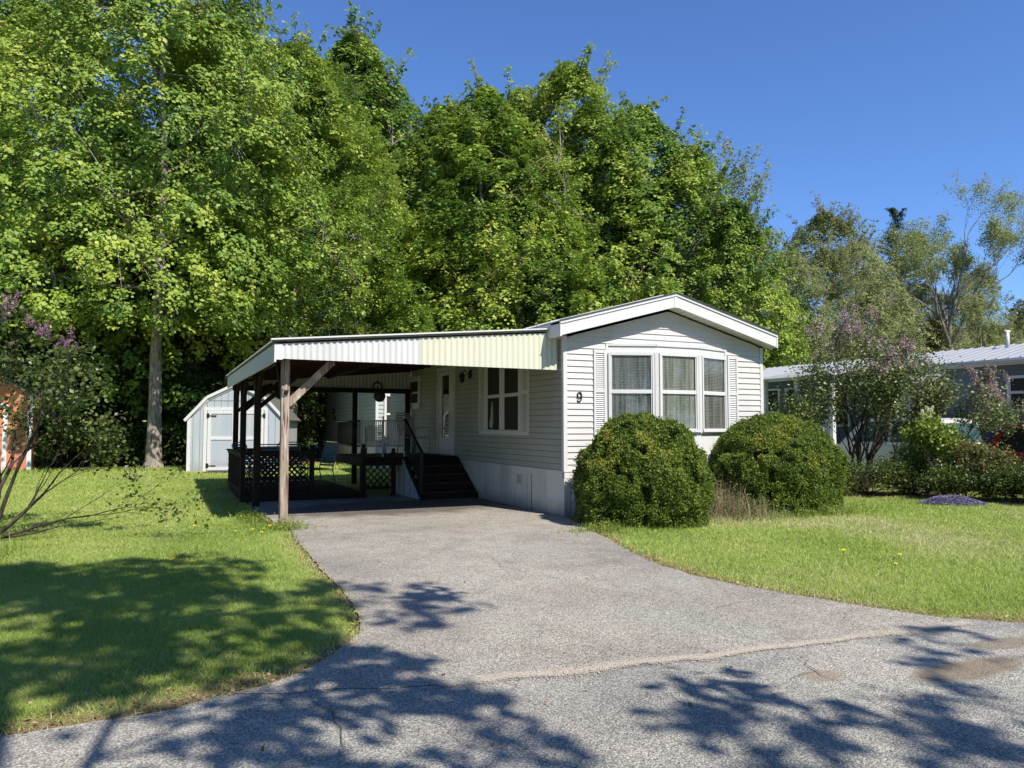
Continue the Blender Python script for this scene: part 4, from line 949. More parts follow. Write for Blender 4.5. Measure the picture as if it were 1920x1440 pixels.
# ---------------------------------------------------------------- vehicles
def car(name, loc, rz_, label, cat, paint, L=4.5, W=1.78, H=1.5, glass='darkglass', suv=False):
    t = thing(name, loc, label, cat, None, rz_)
    hz = .95 if suv else .86
    side = [(-L / 2, .38), (-L / 2 + .02, .72), (-L / 2 + .12, hz), (-L * .30 + (0 if suv else .1), hz + .02), (L * .22, hz), (L / 2 - .25, hz - .14), (L / 2, .62), (L / 2, .36), (L / 2 - .1, .22), (-L / 2 + .1, .22)]
    def loft(mb, prof_b, wb, wt, zmin, zmax):
        n = len(prof_b); rows = []
        for s in (-1, -.94, .94, 1):
            row = []
            for (x, z) in prof_b:
                f = (z - zmin) / max(zmax - zmin, .01); hw = wb + (wt - wb) * f
                sc_ = 1 if abs(s) < 1 else .985
                row.append((x * sc_, s * hw * (1 if abs(s) == 1 else .97), z if abs(s) < 1 else z * .985 + .015 * (zmin + zmax) / 2))
            rows.append(row)
        vs = [v for r_ in rows for v in r_]; fs = []
        for i in range(3):
            for k in range(n): k2 = (k + 1) % n; fs.append((i * n + k, i * n + k2, (i + 1) * n + k2, (i + 1) * n + k))
        fs.append(tuple(range(n))[::-1]); fs.append(tuple(3 * n + k for k in range(n))); mb.add(vs, fs)
    b = MB(); loft(b, side, W / 2, W / 2 - .04, .2, hz); body = b.build('body', paint, t)
    cab = [(-L * .46 if suv else -L * .40, hz - .01), (-L * .43 if suv else -L * .30, H - .06), (-L * .36 if suv else -L * .2, H), (L * .05, H - .01), (L * .11, H - .07), (L * .25, hz - .01)]
    b = MB(); loft(b, cab, W / 2 - .05, W / 2 - .2, hz, H); b.build('cabin', paint, t)
    for s in (-1, 1):
        g = MB()
        def sp(x, z): f = (z - hz) / (H - hz); return (x, s * (W / 2 - .05 + (-.15) * f + .006), z)
        a0 = -L * .40 if suv else -L * .31
        for (xa, xb, xc, xd) in ((a0, -L * .12, -L * .12, a0 + .1), (-L * .10, L * .17, L * .08, -L * .10)):
            g.add([sp(xa, hz + .05), sp(xb, hz + .05), sp(xc, H - .09), sp(xd, H - .09)], [(0, 1, 2, 3) if s > 0 else (3, 2, 1, 0)])
        g.build('side_window', M[glass], t)
    g = MB(); hw = W / 2 - .14
    g.add([(L * .245, -hw, hz + .04), (L * .245, hw, hz + .04), (L * .125, hw - .1, H - .09), (L * .125, -hw + .1, H - .09)], [(0, 1, 2, 3)]); g.build('windscreen', M[glass], t)
    g = MB(); xr = cab[0][0]; xr2 = cab[1][0]
    g.add([(xr - .012, hw, hz + .08), (xr - .012, -hw, hz + .08), (xr2 - .012, -hw + .1, H - .12), (xr2 - .012, hw - .1, H - .12)], [(0, 1, 2, 3)]); g.build('rear_window', M[glass], t)
    for sx in (-L * .31, L * .31):
        for sy in (-1, 1):
            w = MB(); w.tube([(sx, sy * (W / 2 - .2), .33), (sx, sy * (W / 2 + .005), .33)], .33, 20); wh = w.build('wheel', M['tyre'], t)
            w = MB(); w.tube([(sx, sy * (W / 2 + .003), .33), (sx, sy * (W / 2 + .014), .33)], .2, 14); w.build('rim', M['rim'], wh)
    for sy in (-1, 1):
        w = MB(); w.box((-L / 2 - .012, sy * (W / 2 - .12) - .09, .68), (-L / 2 + .06, sy * (W / 2 - .12) + .09, .86)); w.build('tail_lamp', M['redlamp'], t)
        w = MB(); w.box((L / 2 - .12, sy * (W / 2 - .25) - .12, .6), (L / 2 + .01, sy * (W / 2 - .25) + .12, .72)); w.build('headlight', M['alu'], t)
    w = MB(); w.box((-L / 2 - .05, -W / 2 + .08, .4), (-L / 2 + .02, W / 2 - .08, .58)); w.build('rear_bumper', M['black'], t)
    return t
car('parked_car', (18.2, 14.75, .1), R(90), 'white parked car mostly hidden behind the large lilac stems', 'car', M['whitepaint'], 4.4, 1.75, 1.62, 'tealglass', True)
rc_ = car('parked_car', (18.1, 10.0, .05), R(-90), 'red parked car partly hidden behind shrubs at the right edge', 'car', M['redpaint'], 4.3, 1.75, 1.5)
# ---------------------------------------------------------------- vegetation
LM = {}
LM['maple'] = leafmat('maple_leaves', [(0, (.06, .13, .02)), (.3, (.16, .27, .042)), (.55, (.30, .41, .06)), (.8, (.45, .52, .09)), (1, (.58, .60, .15))], .34, .45, .3)
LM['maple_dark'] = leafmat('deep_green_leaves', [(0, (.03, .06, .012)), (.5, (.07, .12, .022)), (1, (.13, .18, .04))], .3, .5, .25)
LM['bud'] = leafmat('budding_leaves', [(0, (.23, .23, .11)), (.5, (.29, .34, .12)), (1, (.42, .45, .2))], .35, .6, .2)
LM['bud_orange'] = leafmat('orange_budding_leaves', [(0, (.32, .22, .09)), (.5, (.36, .29, .12)), (1, (.4, .38, .17))], .35, .6, .2)
LM['conifer'] = leafmat('conifer_needles', [(0, (.02, .045, .018)), (.6, (.05, .09, .03)), (1, (.11, .15, .045))], .1, .6, .2)
LM['yew'] = leafmat('yew_needles', [(0, (.025, .045, .01)), (.4, (.085, .14, .02)), (.78, (.22, .29, .04)), (.95, (.36, .35, .065)), (1, (.44, .27, .08))], .25, .5, .25)
LM['lilac_near'] = leafmat('near_lilac_leaves', [(0, (.02, .04, .012)), (.45, (.07, .105, .025)), (.8, (.17, .22, .05)), (1, (.38, .42, .16))], .35, .4, .4)
LM['lilac'] = leafmat('lilac_leaves', [(0, (.04, .07, .025)), (.4, (.12, .16, .05)), (.7, (.24, .29, .09)), (1, (.45, .48, .26))], .3, .4, .4)
LM['lilac_fl'] = leafmat('lilac_blossom', [(0, (.16, .05, .13)), (.4, (.36, .15, .34)), (.7, (.42, .22, .30)), (1, (.50, .36, .55))], .25, .7, .1)
LM['lilac_fade'] = leafmat('faded_lilac_blossom', [(0, (.18, .13, .11)), (.4, (.31, .235, .21)), (.75, (.41, .32, .32)), (1, (.52, .43, .48))], .25, .7, .1)
LM['bright'] = leafmat('bright_shrub_leaves', [(0, (.1, .17, .025)), (.5, (.24, .32, .05)), (1, (.42, .48, .14))], .35, .45, .3)
LM['cream'] = leafmat('cream_blossom', [(0, (.42, .45, .28)), (1, (.68, .68, .5))], .2, .7, .1)
LM['reddish'] = leafmat('reddish_shrub_leaves', [(0, (.06, .045, .02)), (.3, (.19, .12, .05)), (.5, (.2, .2, .07)), (1, (.16, .24, .06))], .3, .5, .3)
LM['phlox'] = leafmat('phlox_blossom', [(0, (.06, .07, .12)), (.4, (.17, .16, .30)), (.75, (.33, .30, .5)), (1, (.62, .6, .75))], .2, .7, .1)
LM['weed'] = leafmat('weed_stalks', [(0, (.2, .14, .1)), (.4, (.34, .26, .17)), (.7, (.22, .24, .11)), (1, (.13, .19, .06))], .15, .8, .1)
LM['dand'] = leafmat('dandelion_yellow', [(0, (.7, .55, .02)), (1, (.85, .72, .03))], .1, .7, .1)

def unit(a): return a / np.maximum(np.linalg.norm(a, axis=-1, keepdims=True), 1e-9)
def leaf_cards(C, Nn, D, L, W, val, fold=0.0):
    """diamond leaves: centre C, normal Nn, pointing D; returns V (4N,3)"""
    D = unit(D - Nn * np.sum(D * Nn, -1, keepdims=True)); S = np.cross(Nn, D)
    L = L[:, None]; W = W[:, None]
    p0 = C - D * L * .5; p2 = C + D * L * .5 - Nn * L * .12; m = C - D * L * .08
    p1 = m + S * W * .5 - Nn * W * fold; p3 = m - S * W * .5 - Nn * W * fold
    return np.stack([p0, p1, p2, p3], 1).reshape(-1, 3), np.repeat(val, 4)
def leaf_obj_mesh(name, V, val, m):
    n = len(V) // 4; return quads(name, V, np.arange(4 * n).reshape(-1, 4), m, attr=val)

def wood_mesh(name, segs, m, n=6):
    """segs: list of (points, radii)"""
    mb = MB()
    for pts, rad in segs: mb.tube(pts, rad, n if rad[0] > .03 else (4 if rad[0] > .012 else 3), cap=False)
    me = bpy.data.meshes.new(name); me.from_pydata(mb.v, [], mb.f); me.materials.append(m)
    me.polygons.foreach_set('use_smooth', mb.sm); me.update(); return me

def bezier(p, c, q, n):
    p, c, q = Vector(p), Vector(c), Vector(q)
    return [p * (1 - t) ** 2 + c * 2 * t * (1 - t) + q * t * t for t in [i / n for i in range(n + 1)]]

def noise3(P, scale, seed):
    P = P * scale + seed * 3.17; i = np.floor(P).astype(np.int64); f = P - i; f = f * f * f * (f * (f * 6 - 15) + 10)
    def h(a, b, c):
        n = (a * 374761393 + b * 668265263 + c * 715827882 + seed * 1442695) & 0x7fffffff
        n = ((n ^ (n >> 13)) * 1274126177) & 0x7fffffff; n = ((n ^ (n >> 15)) * 668265263) & 0x7fffffff
        return ((n ^ (n >> 16)) & 0xffff) / 65535.0
    o = 0
    for dx in (0, 1):
        for dy in (0, 1):
            for dz in (0, 1):
                o = o + h(i[:, 0] + dx, i[:, 1] + dy, i[:, 2] + dz) * np.where(dx, f[:, 0], 1 - f[:, 0]) * np.where(dy, f[:, 1], 1 - f[:, 1]) * np.where(dz, f[:, 2], 1 - f[:, 2])
    return o

def maple(seed, H, Rr, hb, tr, ns=2300, nleaf=42, leafs=.13, lm='maple', bark='bark', gap=.43, nlimb=26, top=.5, spray=(.22, .55), vbias=0.0, inner=.42, limbbark=True, droop=.9, b0=.12, tufts=60, mask=None):
    """trunk + staggered limbs + thousands of drooping leaf sprays through an uneven crown volume"""
    r = np.random.default_rng(seed); segs = []; nseg = 9
    wob = r.normal(0, .09, (nseg + 1, 2)); wob[0] = 0; wob[1] *= .3; tp = []
    for i in range(nseg + 1):
        t = i / nseg; tp.append(Vector((wob[i, 0] * t * 1.6, wob[i, 1] * t * 1.6, H * .9 * t)))
    rad = [tr * (1.42 if i == 0 else 1) * (1 - .9 * (i / nseg) ** .9) for i in range(nseg + 1)]
    q0, q1 = tp[0], tp[1]; tp[1:1] = [q0.lerp(q1, .16), q0.lerp(q1, .5)]; rad[1:1] = [tr * 1.1, tr * .98]
    segs.append((tp, rad))
    N0 = ns * 5; t = r.random(N0) ** .92; a = r.uniform(0, 2 * np.pi, N0); z = hb + (H - hb) * t
    # envelope: broad below, rounding to several uneven leaders at the top
    env = Rr * np.clip(np.sin(np.pi * np.clip(b0 + (1 - b0) * t, 0, 1) ** top), 0, 1) ** .62
    d3 = np.stack([np.cos(a), np.sin(a), (z - hb) / (H - hb) * 2.2], 1)
    env *= .74 + .54 * noise3(d3, 1.9, seed) ; env *= .88 + .26 * noise3(d3, 5.0, seed + 1); env = np.maximum(env, .25)
    f = inner + (1 - inner) * r.random(N0) ** .6; rr = env * f
    P = np.stack([rr * np.cos(a), rr * np.sin(a), z], 1)
    P[:, 2] += -.10 * rr * (1 - t) * droop                     # lower boughs hang
    dens = noise3(P, .75, seed + 2) * .65 + noise3(P, 1.7, seed + 3) * .35
    keep = (dens > gap) & (r.random(N0) < .35 + .65 * f ** 2)
    if mask is not None: keep &= r.random(N0) < mask(P)
    P = P[keep][:ns]; f = f[keep][:ns]; a = a[keep][:ns]; t = t[keep][:ns]
    # leader shoots breaking the outline
    sc_sp = np.ones(len(P)); cand = np.where((f > .8) & (t > .3))[0]
    if tufts and len(cand):
        Pn = []; an = []; tn = []; sn = []
        for j in r.choice(cand, tufts):
            dirv = np.array([math.cos(a[j]), math.sin(a[j]), r.uniform(.5, 2.2) * (.4 + t[j])]); dirv /= np.linalg.norm(dirv); Ls = r.uniform(.5, 1.5)
            k = int(3 + Ls * 4)
            for i in range(k): fr = (i + 1) / k; Pn.append(P[j] + dirv * Ls * fr + r.normal(0, .07, 3)); an.append(a[j]); tn.append(t[j]); sn.append(.62 - .34 * fr)
            segs.append(([Vector(P[j]), Vector(P[j] + dirv * Ls)], [.02, .006]))
        P = np.concatenate([P, np.array(Pn)]); a = np.concatenate([a, an]); t = np.concatenate([t, tn]); sc_sp = np.concatenate([sc_sp, sn])
    # limbs: to the strongest clusters
    idx = r.choice(len(P), nlimb, replace=False); C_ = P[idx] * np.array([.82, .82, 1.0])
    ends = []
    for c in C_:
        d = math.hypot(c[0], c[1]); z0 = min(max(hb * .95 + r.uniform(0, .15) * (H - hb), c[2] - d * r.uniform(.6, 1.1)), H * .86)
        st = Vector((0, 0, z0)); cv = Vector(c); md = st.lerp(cv, .55) + Vector((0, 0, -.06 * d)); rr0 = max(.02, tr * .34 * (1 - .8 * z0 / H))
        bz = bezier(st, md, cv, 6); segs.append((bz, [rr0 * (1 - .8 * i / 6) for i in range(7)])); ends += [(p, rr0 * .35) for p in bz[2:]]
    E = np.array([list(p) for p, _ in ends])
    for j in r.choice(len(P), min(len(P), 330), replace=False):
        k = int(np.argmin(((E - P[j]) ** 2).sum(1))); p = Vector(E[k]); q = Vector(P[j])
        if (q - p).length < 3.0: segs.append(([p, p.lerp(q, .5) + Vector((0, 0, .12)), q], [.018, .012, .006]))
    out = unit(np.stack([np.cos(a), np.sin(a), .75 + .7 * t], 1) + r.normal(0, .32, (len(P), 3)))
    reg = (noise3(P, .45, seed + 5) - .5) * .55 + (noise3(P, 1.2, seed + 6) - .5) * .25
    m_ = np.maximum(7, (nleaf * sc_sp * r.uniform(.45, 1.35, len(P))).astype(int)); S_ = np.repeat(np.arange(len(P)), m_); n = len(S_)
    nrm = out[S_]; a1 = unit(np.cross(nrm, np.array([.3, .5, .8]))); a2 = np.cross(nrm, a1)
    sr = (sc_sp * r.uniform(spray[0], spray[1], len(P)))[S_]; rr2 = np.sqrt(r.random(n)) * sr; th = r.uniform(0, 2 * np.pi, n); el = r.uniform(.55, 1.0, len(P))[S_]
    off_ = a1 * (rr2 * np.cos(th))[:, None] + a2 * (rr2 * np.sin(th) * el)[:, None]
    Q = P[S_] + off_ - nrm * (rr2 ** 2 / np.maximum(sr, .1) * .75)[:, None] + r.normal(0, .045, (n, 3))
    N_ = unit(nrm + off_ / sr[:, None] * .55 + np.array([.1, -.40, .45]) + r.normal(0, .42, (n, 3))); D_ = unit(off_ + r.normal(0, .14, (n, 3)) + np.array([.05, .1, -.16]))
    l = leafs * r.uniform(.45, 1.45, n); val = np.clip(.46 + vbias + reg[S_] + r.normal(0, .10, len(P))[S_] + r.normal(0, .085, n), 0, 1)
    V, va = leaf_cards(Q, N_, D_, l, l * r.uniform(.65, 1.0, n), val, .12)
    return wood_mesh('trunk', segs, M[bark], 8), leaf_obj_mesh('crown', V, va, LM[lm])

def plant_tree(name, meshes, loc, label, cat='tree', group=None, rz=0, s=1.0, sz=None, parts=('trunk', 'crown')):
    t = thing(name, (loc[0], loc[1], gzf(loc[0], loc[1]) if len(loc) < 3 else loc[2]), label, cat, group, rz)
    t.scale = (s, s, sz or s)
    for pn_, me in zip(parts, meshes):
        link(pn_, me, t)
    return t

# recursive branching for sparse trees and shrubs
def branching(seed, start, dirs, L0, r0, depth, ratio=.72, spread=.5, up=.15, kids=(2, 3), gravity=0.0, tipfrac=1.0, nseg=3, shrink=.62):
    r = random.Random(seed); segs = []; tips = []
    def grow(p, d, L, rad, dep):
        pts = [p]; dd = Vector(d).normalized()
        for i in range(nseg):
            dd = (dd + Vector((r.gauss(0, .13), r.gauss(0, .13), r.gauss(0, .08) + up * .12 - gravity * .1))).normalized()
            pts.append(pts[-1] + dd * (L / nseg))
        rads = [rad * (1 - (1 - shrink) * i / nseg) for i in range(nseg + 1)]
        segs.append((pts, rads))
        if dep <= 2:
            for k in range(1, nseg + 1): tips.append((pts[k], dd.copy(), dep))
        if dep == 0: return
        n = r.randint(*kids)
        for i in range(n):
            ax = dd.cross(Vector((r.gauss(0, 1), r.gauss(0, 1), r.gauss(0, 1)))).normalized()
            ang = spread * r.uniform(.55, 1.35) * (0.5 if i == 0 else 1)
            nd = (Matrix.Rotation(ang, 3, ax) @ dd + Vector((0, 0, up))).normalized()
            q = pts[-1] if i < 2 else pts[-2]
            grow(q, nd, L * ratio * r.uniform(.8, 1.15), rads[-1] * (.85 if i == 0 else .7), dep - 1)
    for (d, l, rr_) in dirs: grow(Vector(start), Vector(d), L0 * l, r0 * rr_, depth)
    return segs, tips
def tip_leaves(seed, tips, n_per, spread_, size, asp, val0, valj, droop=.2, upn=.6, prob=1.0):
    r = np.random.default_rng(seed); P0 = np.array([list(t[0]) for t in tips]); D0 = np.array([list(t[1]) for t in tips])
    if prob < 1: k = r.random(len(P0)) < prob; P0 = P0[k]; D0 = D0[k]
    P = np.repeat(P0, n_per, 0); D = np.repeat(D0, n_per, 0); n = len(P)
    cl = np.repeat(r.normal(0, .09, len(P0)), n_per)
    P = P + r.normal(0, spread_, (n, 3)); N_ = unit(r.normal(0, .6, (n, 3)) + np.array([0, 0, upn])); D = unit(D * .5 + r.normal(0, .7, (n, 3)) - np.array([0, 0, droop]))
    l = size * r.uniform(.55, 1.3, n)
    return leaf_cards(P, N_, D, l, l * asp, np.clip(val0 + cl + r.normal(0, valj, n), 0, 1), .1)

# ---- maples of the woodland edge
big = maple(11, 18.8, 6.0, 4.7, .24, ns=3300, nleaf=46, leafs=.115, nlimb=34, b0=.02, tufts=90, inner=.22, gap=.41)
plant_tree('maple_tree', big, (-.15, 27.6), 'large maple with a thick bare sunlit trunk on the lawn left of the pale shed')
mA = maple(21, 18, 5.0, 2.6, .2, ns=2500, leafs=.135)
mB = maple(22, 16, 4.6, 2.2, .17, ns=2100, leafs=.135, vbias=.04)
mC = maple(23, 17.5, 4.8, 2.4, .19, ns=2400, leafs=.135, vbias=-.05)
mD = maple(24, 12, 3.5, 1.2, .13, ns=1400, leafs=.125)
mE = maple(25, 17, 4.8, 2.4, .19, ns=2000, nleaf=34, leafs=.12, gap=.46, vbias=.06)
def T(mesh, x, y, label, s=1.0, rz=0.0, sz=None, group='trees of the woodland edge', name='maple_tree', cat='tree'):
    return plant_tree(name, mesh, (x, y), label, cat, group, rz, s, sz)
T(big, 4.55, 29.8, 'maple whose pale trunk rises between the shed and the carport corner post', .84, 2.4, .86)
T(mC, 8.7, 38.3, 'tall narrow maple crown rising above the carport, left of the sky notch', 1.3, 1.2, 1.22)
T(mA, 12.6, 30.2, 'full maple crown directly above the cream part of the carport front', 1.05, 2.2, .89)
T(mC, 11.8, 33.6, 'smaller crown between the narrow maple and the full crown over the carport', 1.0, 3.9, .93)
T(mB, 15.2, 32.5, 'crown joining the full maple and the highest maple', 1.1, 0.9, 1.08)
T(mE, 17.0, 31.0, 'highest maple of the middle group, behind the gable, with a pointed top', 1.12, 3.3, 1.08)
T(mB, 19.0, 32.5, 'crown filling the shoulder right of the highest maple', 1.15, 2.9, 1.08)
T(mE, 23.2, 29.8, 'crown at the right shoulder of the middle group', .95, 1.9, .88)
T(mC, 20.2, 29.6, 'broad maple crown above the gable peak', 1.08, 4.4, .93)
T(mD, 22.2, 25.6, 'low leafy tree at the right end of the woodland, above the gable right slope', .86, .8, .92)
T(mA, -4.6, 36.0, 'maple at the left behind the terracotta shed, crown running out of the top', 1.12, 1.0)
T(mC, -8.6, 33.5, 'maple at the far left edge with crown above the terracotta shed roof', 1.08, 5.0)
T(mB, .9, 33.0, 'maple behind the pale shed filling the gap right of the big trunk', 1.15, 5.6, 1.15)
T(mE, 3.0, 37.5, 'woodland maple behind the second trunk, between shed and carport', 1.1, 2.0, 1.2)
# second row: fills the depth of the wood
rowlab = ['behind the far left maple', 'behind the big trunk', 'deep in the wood left of the shed', 'deep in the wood behind the shed', 'behind the carport corner', 'behind the pale home',
          'behind the full crown over the carport', 'behind the highest maple', 'behind the gable peak crown']
for i, (x, y, s) in enumerate([(-9, 44, 1.1), (-2.5, 46, 1.1), (1.5, 43, .95), (5.2, 45, 1.0), (10, 46, 1.15), (13.8, 40, .95), (18.5, 42, 1.0), (23.5, 39, .95), (27, 34, .62)]):
    T([mA, mB, mC, mE][i % 4], x, y, 'inner woodland maple ' + rowlab[i], s, i * 1.7)
# ---- understorey
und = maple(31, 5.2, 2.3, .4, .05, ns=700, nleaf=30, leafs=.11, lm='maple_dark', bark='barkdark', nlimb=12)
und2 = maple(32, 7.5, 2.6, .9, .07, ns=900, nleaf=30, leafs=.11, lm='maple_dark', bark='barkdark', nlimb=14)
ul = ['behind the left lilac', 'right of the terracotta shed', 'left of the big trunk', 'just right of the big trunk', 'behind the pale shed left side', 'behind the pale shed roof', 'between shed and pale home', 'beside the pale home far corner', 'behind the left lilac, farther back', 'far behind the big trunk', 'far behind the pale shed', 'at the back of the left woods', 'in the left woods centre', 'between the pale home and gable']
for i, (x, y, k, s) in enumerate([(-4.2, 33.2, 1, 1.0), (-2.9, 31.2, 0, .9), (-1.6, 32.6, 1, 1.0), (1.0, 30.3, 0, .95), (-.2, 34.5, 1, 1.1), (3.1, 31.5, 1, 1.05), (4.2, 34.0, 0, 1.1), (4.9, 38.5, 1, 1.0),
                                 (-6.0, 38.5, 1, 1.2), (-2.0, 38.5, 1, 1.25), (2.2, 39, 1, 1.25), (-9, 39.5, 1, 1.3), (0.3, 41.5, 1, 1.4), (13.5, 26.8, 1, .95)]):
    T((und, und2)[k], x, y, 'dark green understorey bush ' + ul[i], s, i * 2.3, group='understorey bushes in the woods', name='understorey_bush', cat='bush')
# ---- thin bare trunks of young trees standing in the shade
thin = wood_mesh('trunk', [([Vector((0, 0, -.1)), Vector((.05, .03, 2)), Vector((-.02, .08, 4)), Vector((.1, 0, 7.5))], [.075, .065, .055, .035]),
                            ([Vector((-.02, .08, 4)), Vector((.5, .2, 5.2))], [.03, .015])], M['barkdark'], 6)
for i, (x, y, s, lb) in enumerate([(-3.3, 30.6, 1.5, 'thin dark trunk just right of the terracotta shed'), (-2.1, 31.5, 1.3, 'thin dark trunk between the terracotta shed and the big maple'), (-1.1, 31.8, 1.1, 'thin dark trunk close left of the big maple'),
                               (.9, 29.2, 1.2, 'thin dark trunk between the big maple and the pale shed')]):
    t = thing('bare_trunk', (x, y, .15), lb, 'tree', 'thin trunks in the shade', i * 1.3); t.scale = (s, s, 1); link('trunk', thin, t)

# ---- sparse spring trees
def sparse(seed, H, Rr, r0, depth=6, lm='bud', size=.10, nper=3, bark='barkpale', trunk_h=.28, spread=.42, sp=.22, vb=.5, prob=.8):
    segs, tips = [], []
    h = H * trunk_h; tr_ = [Vector((0, 0, -.2)), Vector((.05, 0, h * .5)), Vector((0, .05, h))]
    segs.append((tr_, [r0 * 1.2, r0, r0 * .9])); k = 5
    dirs = [((math.cos(a) * .42 * (1 if i else .1), math.sin(a) * .42, 1), (1.25 if i == 0 else random.Random(seed + i).uniform(.75, 1.05)), .6) for i, a in enumerate([j * 2 * math.pi / k + seed for j in range(k)])]
    L0 = (H - h) * .30
    sg, tps = branching(seed, (0, .05, h), dirs, L0, r0, depth, .76, spread, .13, (2, 3))
    # scale tips to height
    zmax = max(t[0].z for t in tps); f = (H - h) / (zmax - h); fx = Rr / max(max(abs(t[0].x), abs(t[0].y)) for t in tps)
    def sc_(v): return Vector((v.x * fx, v.y * fx, h + (v.z - h) * f))
    sg = [([sc_(p) for p in pts], rd) for pts, rd in sg]; tps = [(sc_(p), d, e) for p, d, e in tps]
    segs += sg
    V, val = tip_leaves(seed, tps, nper, sp, size, .75, vb, .18, prob=prob)
    return wood_mesh('trunk', segs, M[bark], 6), leaf_obj_mesh('crown', V, val, LM[lm])
sA = sparse(41, 17, 6.2, .24, 6, 'bud', .10, 9, trunk_h=.36, sp=.15)
sB = maple(42, 15.5, 5.0, 2.2, .2, ns=1500, nleaf=24, leafs=.105, lm='bud', bark='barkpale', gap=.47, spray=(.2, .5), tufts=110, nlimb=30)
sC = sparse(43, 14, 4.0, .16, 5, 'bud_orange', .12, 26, trunk_h=.22, sp=.18)
sD = sparse(44, 14, 3.8, .17, 5, 'bud', .11, 18, trunk_h=.2, sp=.14, vb=.35)
G2 = 'spring trees beyond the blue grey home'
T(sA, 42.2, 30.2, 'tall sparse spring tree with a visible forked trunk above the white metal roof', .98, .6, group=G2, name='budding_tree')
T(sB, 37.5, 35.0, 'leafier spring tree with a flat top, left of the conifer', 1.15, 2.0, .95, group=G2, name='budding_tree')
T(sD, 25.8, 32.8, 'thin half-bare tree spreading right of the highest woodland crown', 1.15, 4.0, 1.2, group=G2, name='budding_tree')
T(sB, 45, 34, 'full pale spring crown right of the forked tree, low above the roof', .80, 5.0, .68, group=G2, name='budding_tree')
T(sB, 35, 30.5, 'rounded spring crown behind the top of the tall lilac', .85, 4.4, .75, group=G2, name='budding_tree')
T(sB, 44, 38, 'spring tree just left of the forked tree, in front of the conifer', .82, 3.0, .78, group=G2, name='budding_tree')
T(sC, 46, 35, 'orange tinted budding tree beneath the conifer', .8, 3.7, group=G2, name='budding_tree')
T(sC, 52, 27, 'orange tinted budding tree at the right edge of the picture', .85, 1.7, group=G2, name='budding_tree')
T(sD, 33, 38, 'thin pale tree in the gap right of the woodland', .95, 1.1, group=G2, name='budding_tree')
T(mD, 41, 48, 'rounded green tree low behind the lilac top', 1.0, 1.0, group=G2, name='leafy_tree')
bl = ['behind the gable right corner', 'behind the left part of the tall lilac', 'behind the tall lilac top', 'left of the forked tree foot', 'right of the forked tree foot', 'low at the right edge', 'behind the roof pipe', 'farther back in the centre gap', 'beyond the orange tinted tree']
for i, (x, y, k, s) in enumerate([(27.5, 27.5, 1, .62), (32, 30, 1, .7), (37, 31, 3, .6), (41, 27.5, 1, .55), (46, 27, 3, .6), (50, 24.5, 1, .55), (47, 22.5, 3, .55), (36, 44, 1, .8), (52, 35, 3, .8)]):
    T((mD, sB, sC, sB)[k], x, y, 'mid green scrubby tree ' + bl[i], s, i * 1.9, group='scrub trees beyond the blue grey home', name='scrub_tree')
# conifers
def conifer(seed, H, Rr, hb=.1, n=34):
    r = np.random.default_rng(seed); segs = [([Vector((0, 0, -.2)), Vector((0, 0, H * .5)), Vector((0, 0, H))], [.2, .13, .02])]; Vs = []; va = []
    for i in range(n):
        t = (i + .5) / n; z = H * (hb + (1 - hb) * t); L = Rr * (1 - t) ** .6 * r.uniform(.3, 1.15) + .25
        for a in r.uniform(0, 6.28, r.integers(2, 6)):
            d = Vector((math.cos(a), math.sin(a), .15 + .75 * t + r.normal(0, .12))); p = Vector((0, 0, z)); q = p + d * L + Vector((0, 0, -.1 * L)); segs.append(([p, q], [.04 * (1 - t) + .012, .008]))
            m_ = int(330 * L / 2); f = r.random(m_) ** .7; P = np.array(p) + (np.array(q) - np.array(p)) * f[:, None] + r.normal(0, 1, (m_, 3)) * np.array([.17, .17, .07]) * (.4 + L * .3)
            Dd = unit(np.array(d) + r.normal(0, .6, (m_, 3))); l = r.uniform(.12, .3, m_)
            v_, a_ = leaf_cards(P, unit(r.normal(0, .5, (m_, 3)) + [0, 0, 1]), Dd, l, l * .28, np.clip(.5 + r.normal(0, .2, m_), 0, 1)); Vs.append(v_); va.append(a_)
    return wood_mesh('trunk', segs, M['barkdark'], 6), leaf_obj_mesh('crown', np.concatenate(Vs), np.concatenate(va), LM['conifer'])
cA = conifer(51, 17.5, 3.6)
T(cA, 49.5, 39.5, 'dark pine with a ragged top standing above the spring trees', 1.0, .5, group=None, name='pine_tree')
T(cA, 25.2, 25.8, 'dark evergreen just right of the gable corner, top hidden among leaves', .42, 2.5, .42, group=None, name='pine_tree')
T(cA, 29.0, 29.0, 'dark evergreen mass behind the left part of the tall lilac', .48, 1.5, .43, group=None, name='pine_tree')
# far wood and hill
hv = []; hf = []; nx_, ny_ = 90, 16
for j in range(ny_):
    for i in range(nx_):
        a = R(-55 + 150 * i / (nx_ - 1)); f = j / (ny_ - 1); rad = 130 + 260 * f; X = rad * math.sin(a); Y = rad * math.cos(a)
        h = (1 - math.cos(math.pi * f)) * .5 * (26 + 14 * float(vnoise(X, Y, .006, 9)) + 5 * float(vnoise(X, Y, .02, 10)) + 8 * float(sstep(R(30), R(62), a))) - 1
        hv.append((X, Y, h))
for j in range(ny_ - 1):
    for i in range(nx_ - 1): hf.append((j * nx_ + i, j * nx_ + i + 1, (j + 1) * nx_ + i + 1, (j + 1) * nx_ + i))
mb = MB(); mb.add(hv, hf, True)
M['hill'] = mat('spring_wooded_hill', (.07, .085, .035), .95, [(.35, .4, .6, (.11, .10, .055), S1), (1.2, .5, .7, (.035, .05, .02), S1)], bump=(.8, 1.0, S1), spec=.05)
tag(mb.build('hill', M['hill']), kind='structure')
r = np.random.default_rng(77); Vs = []; va = []
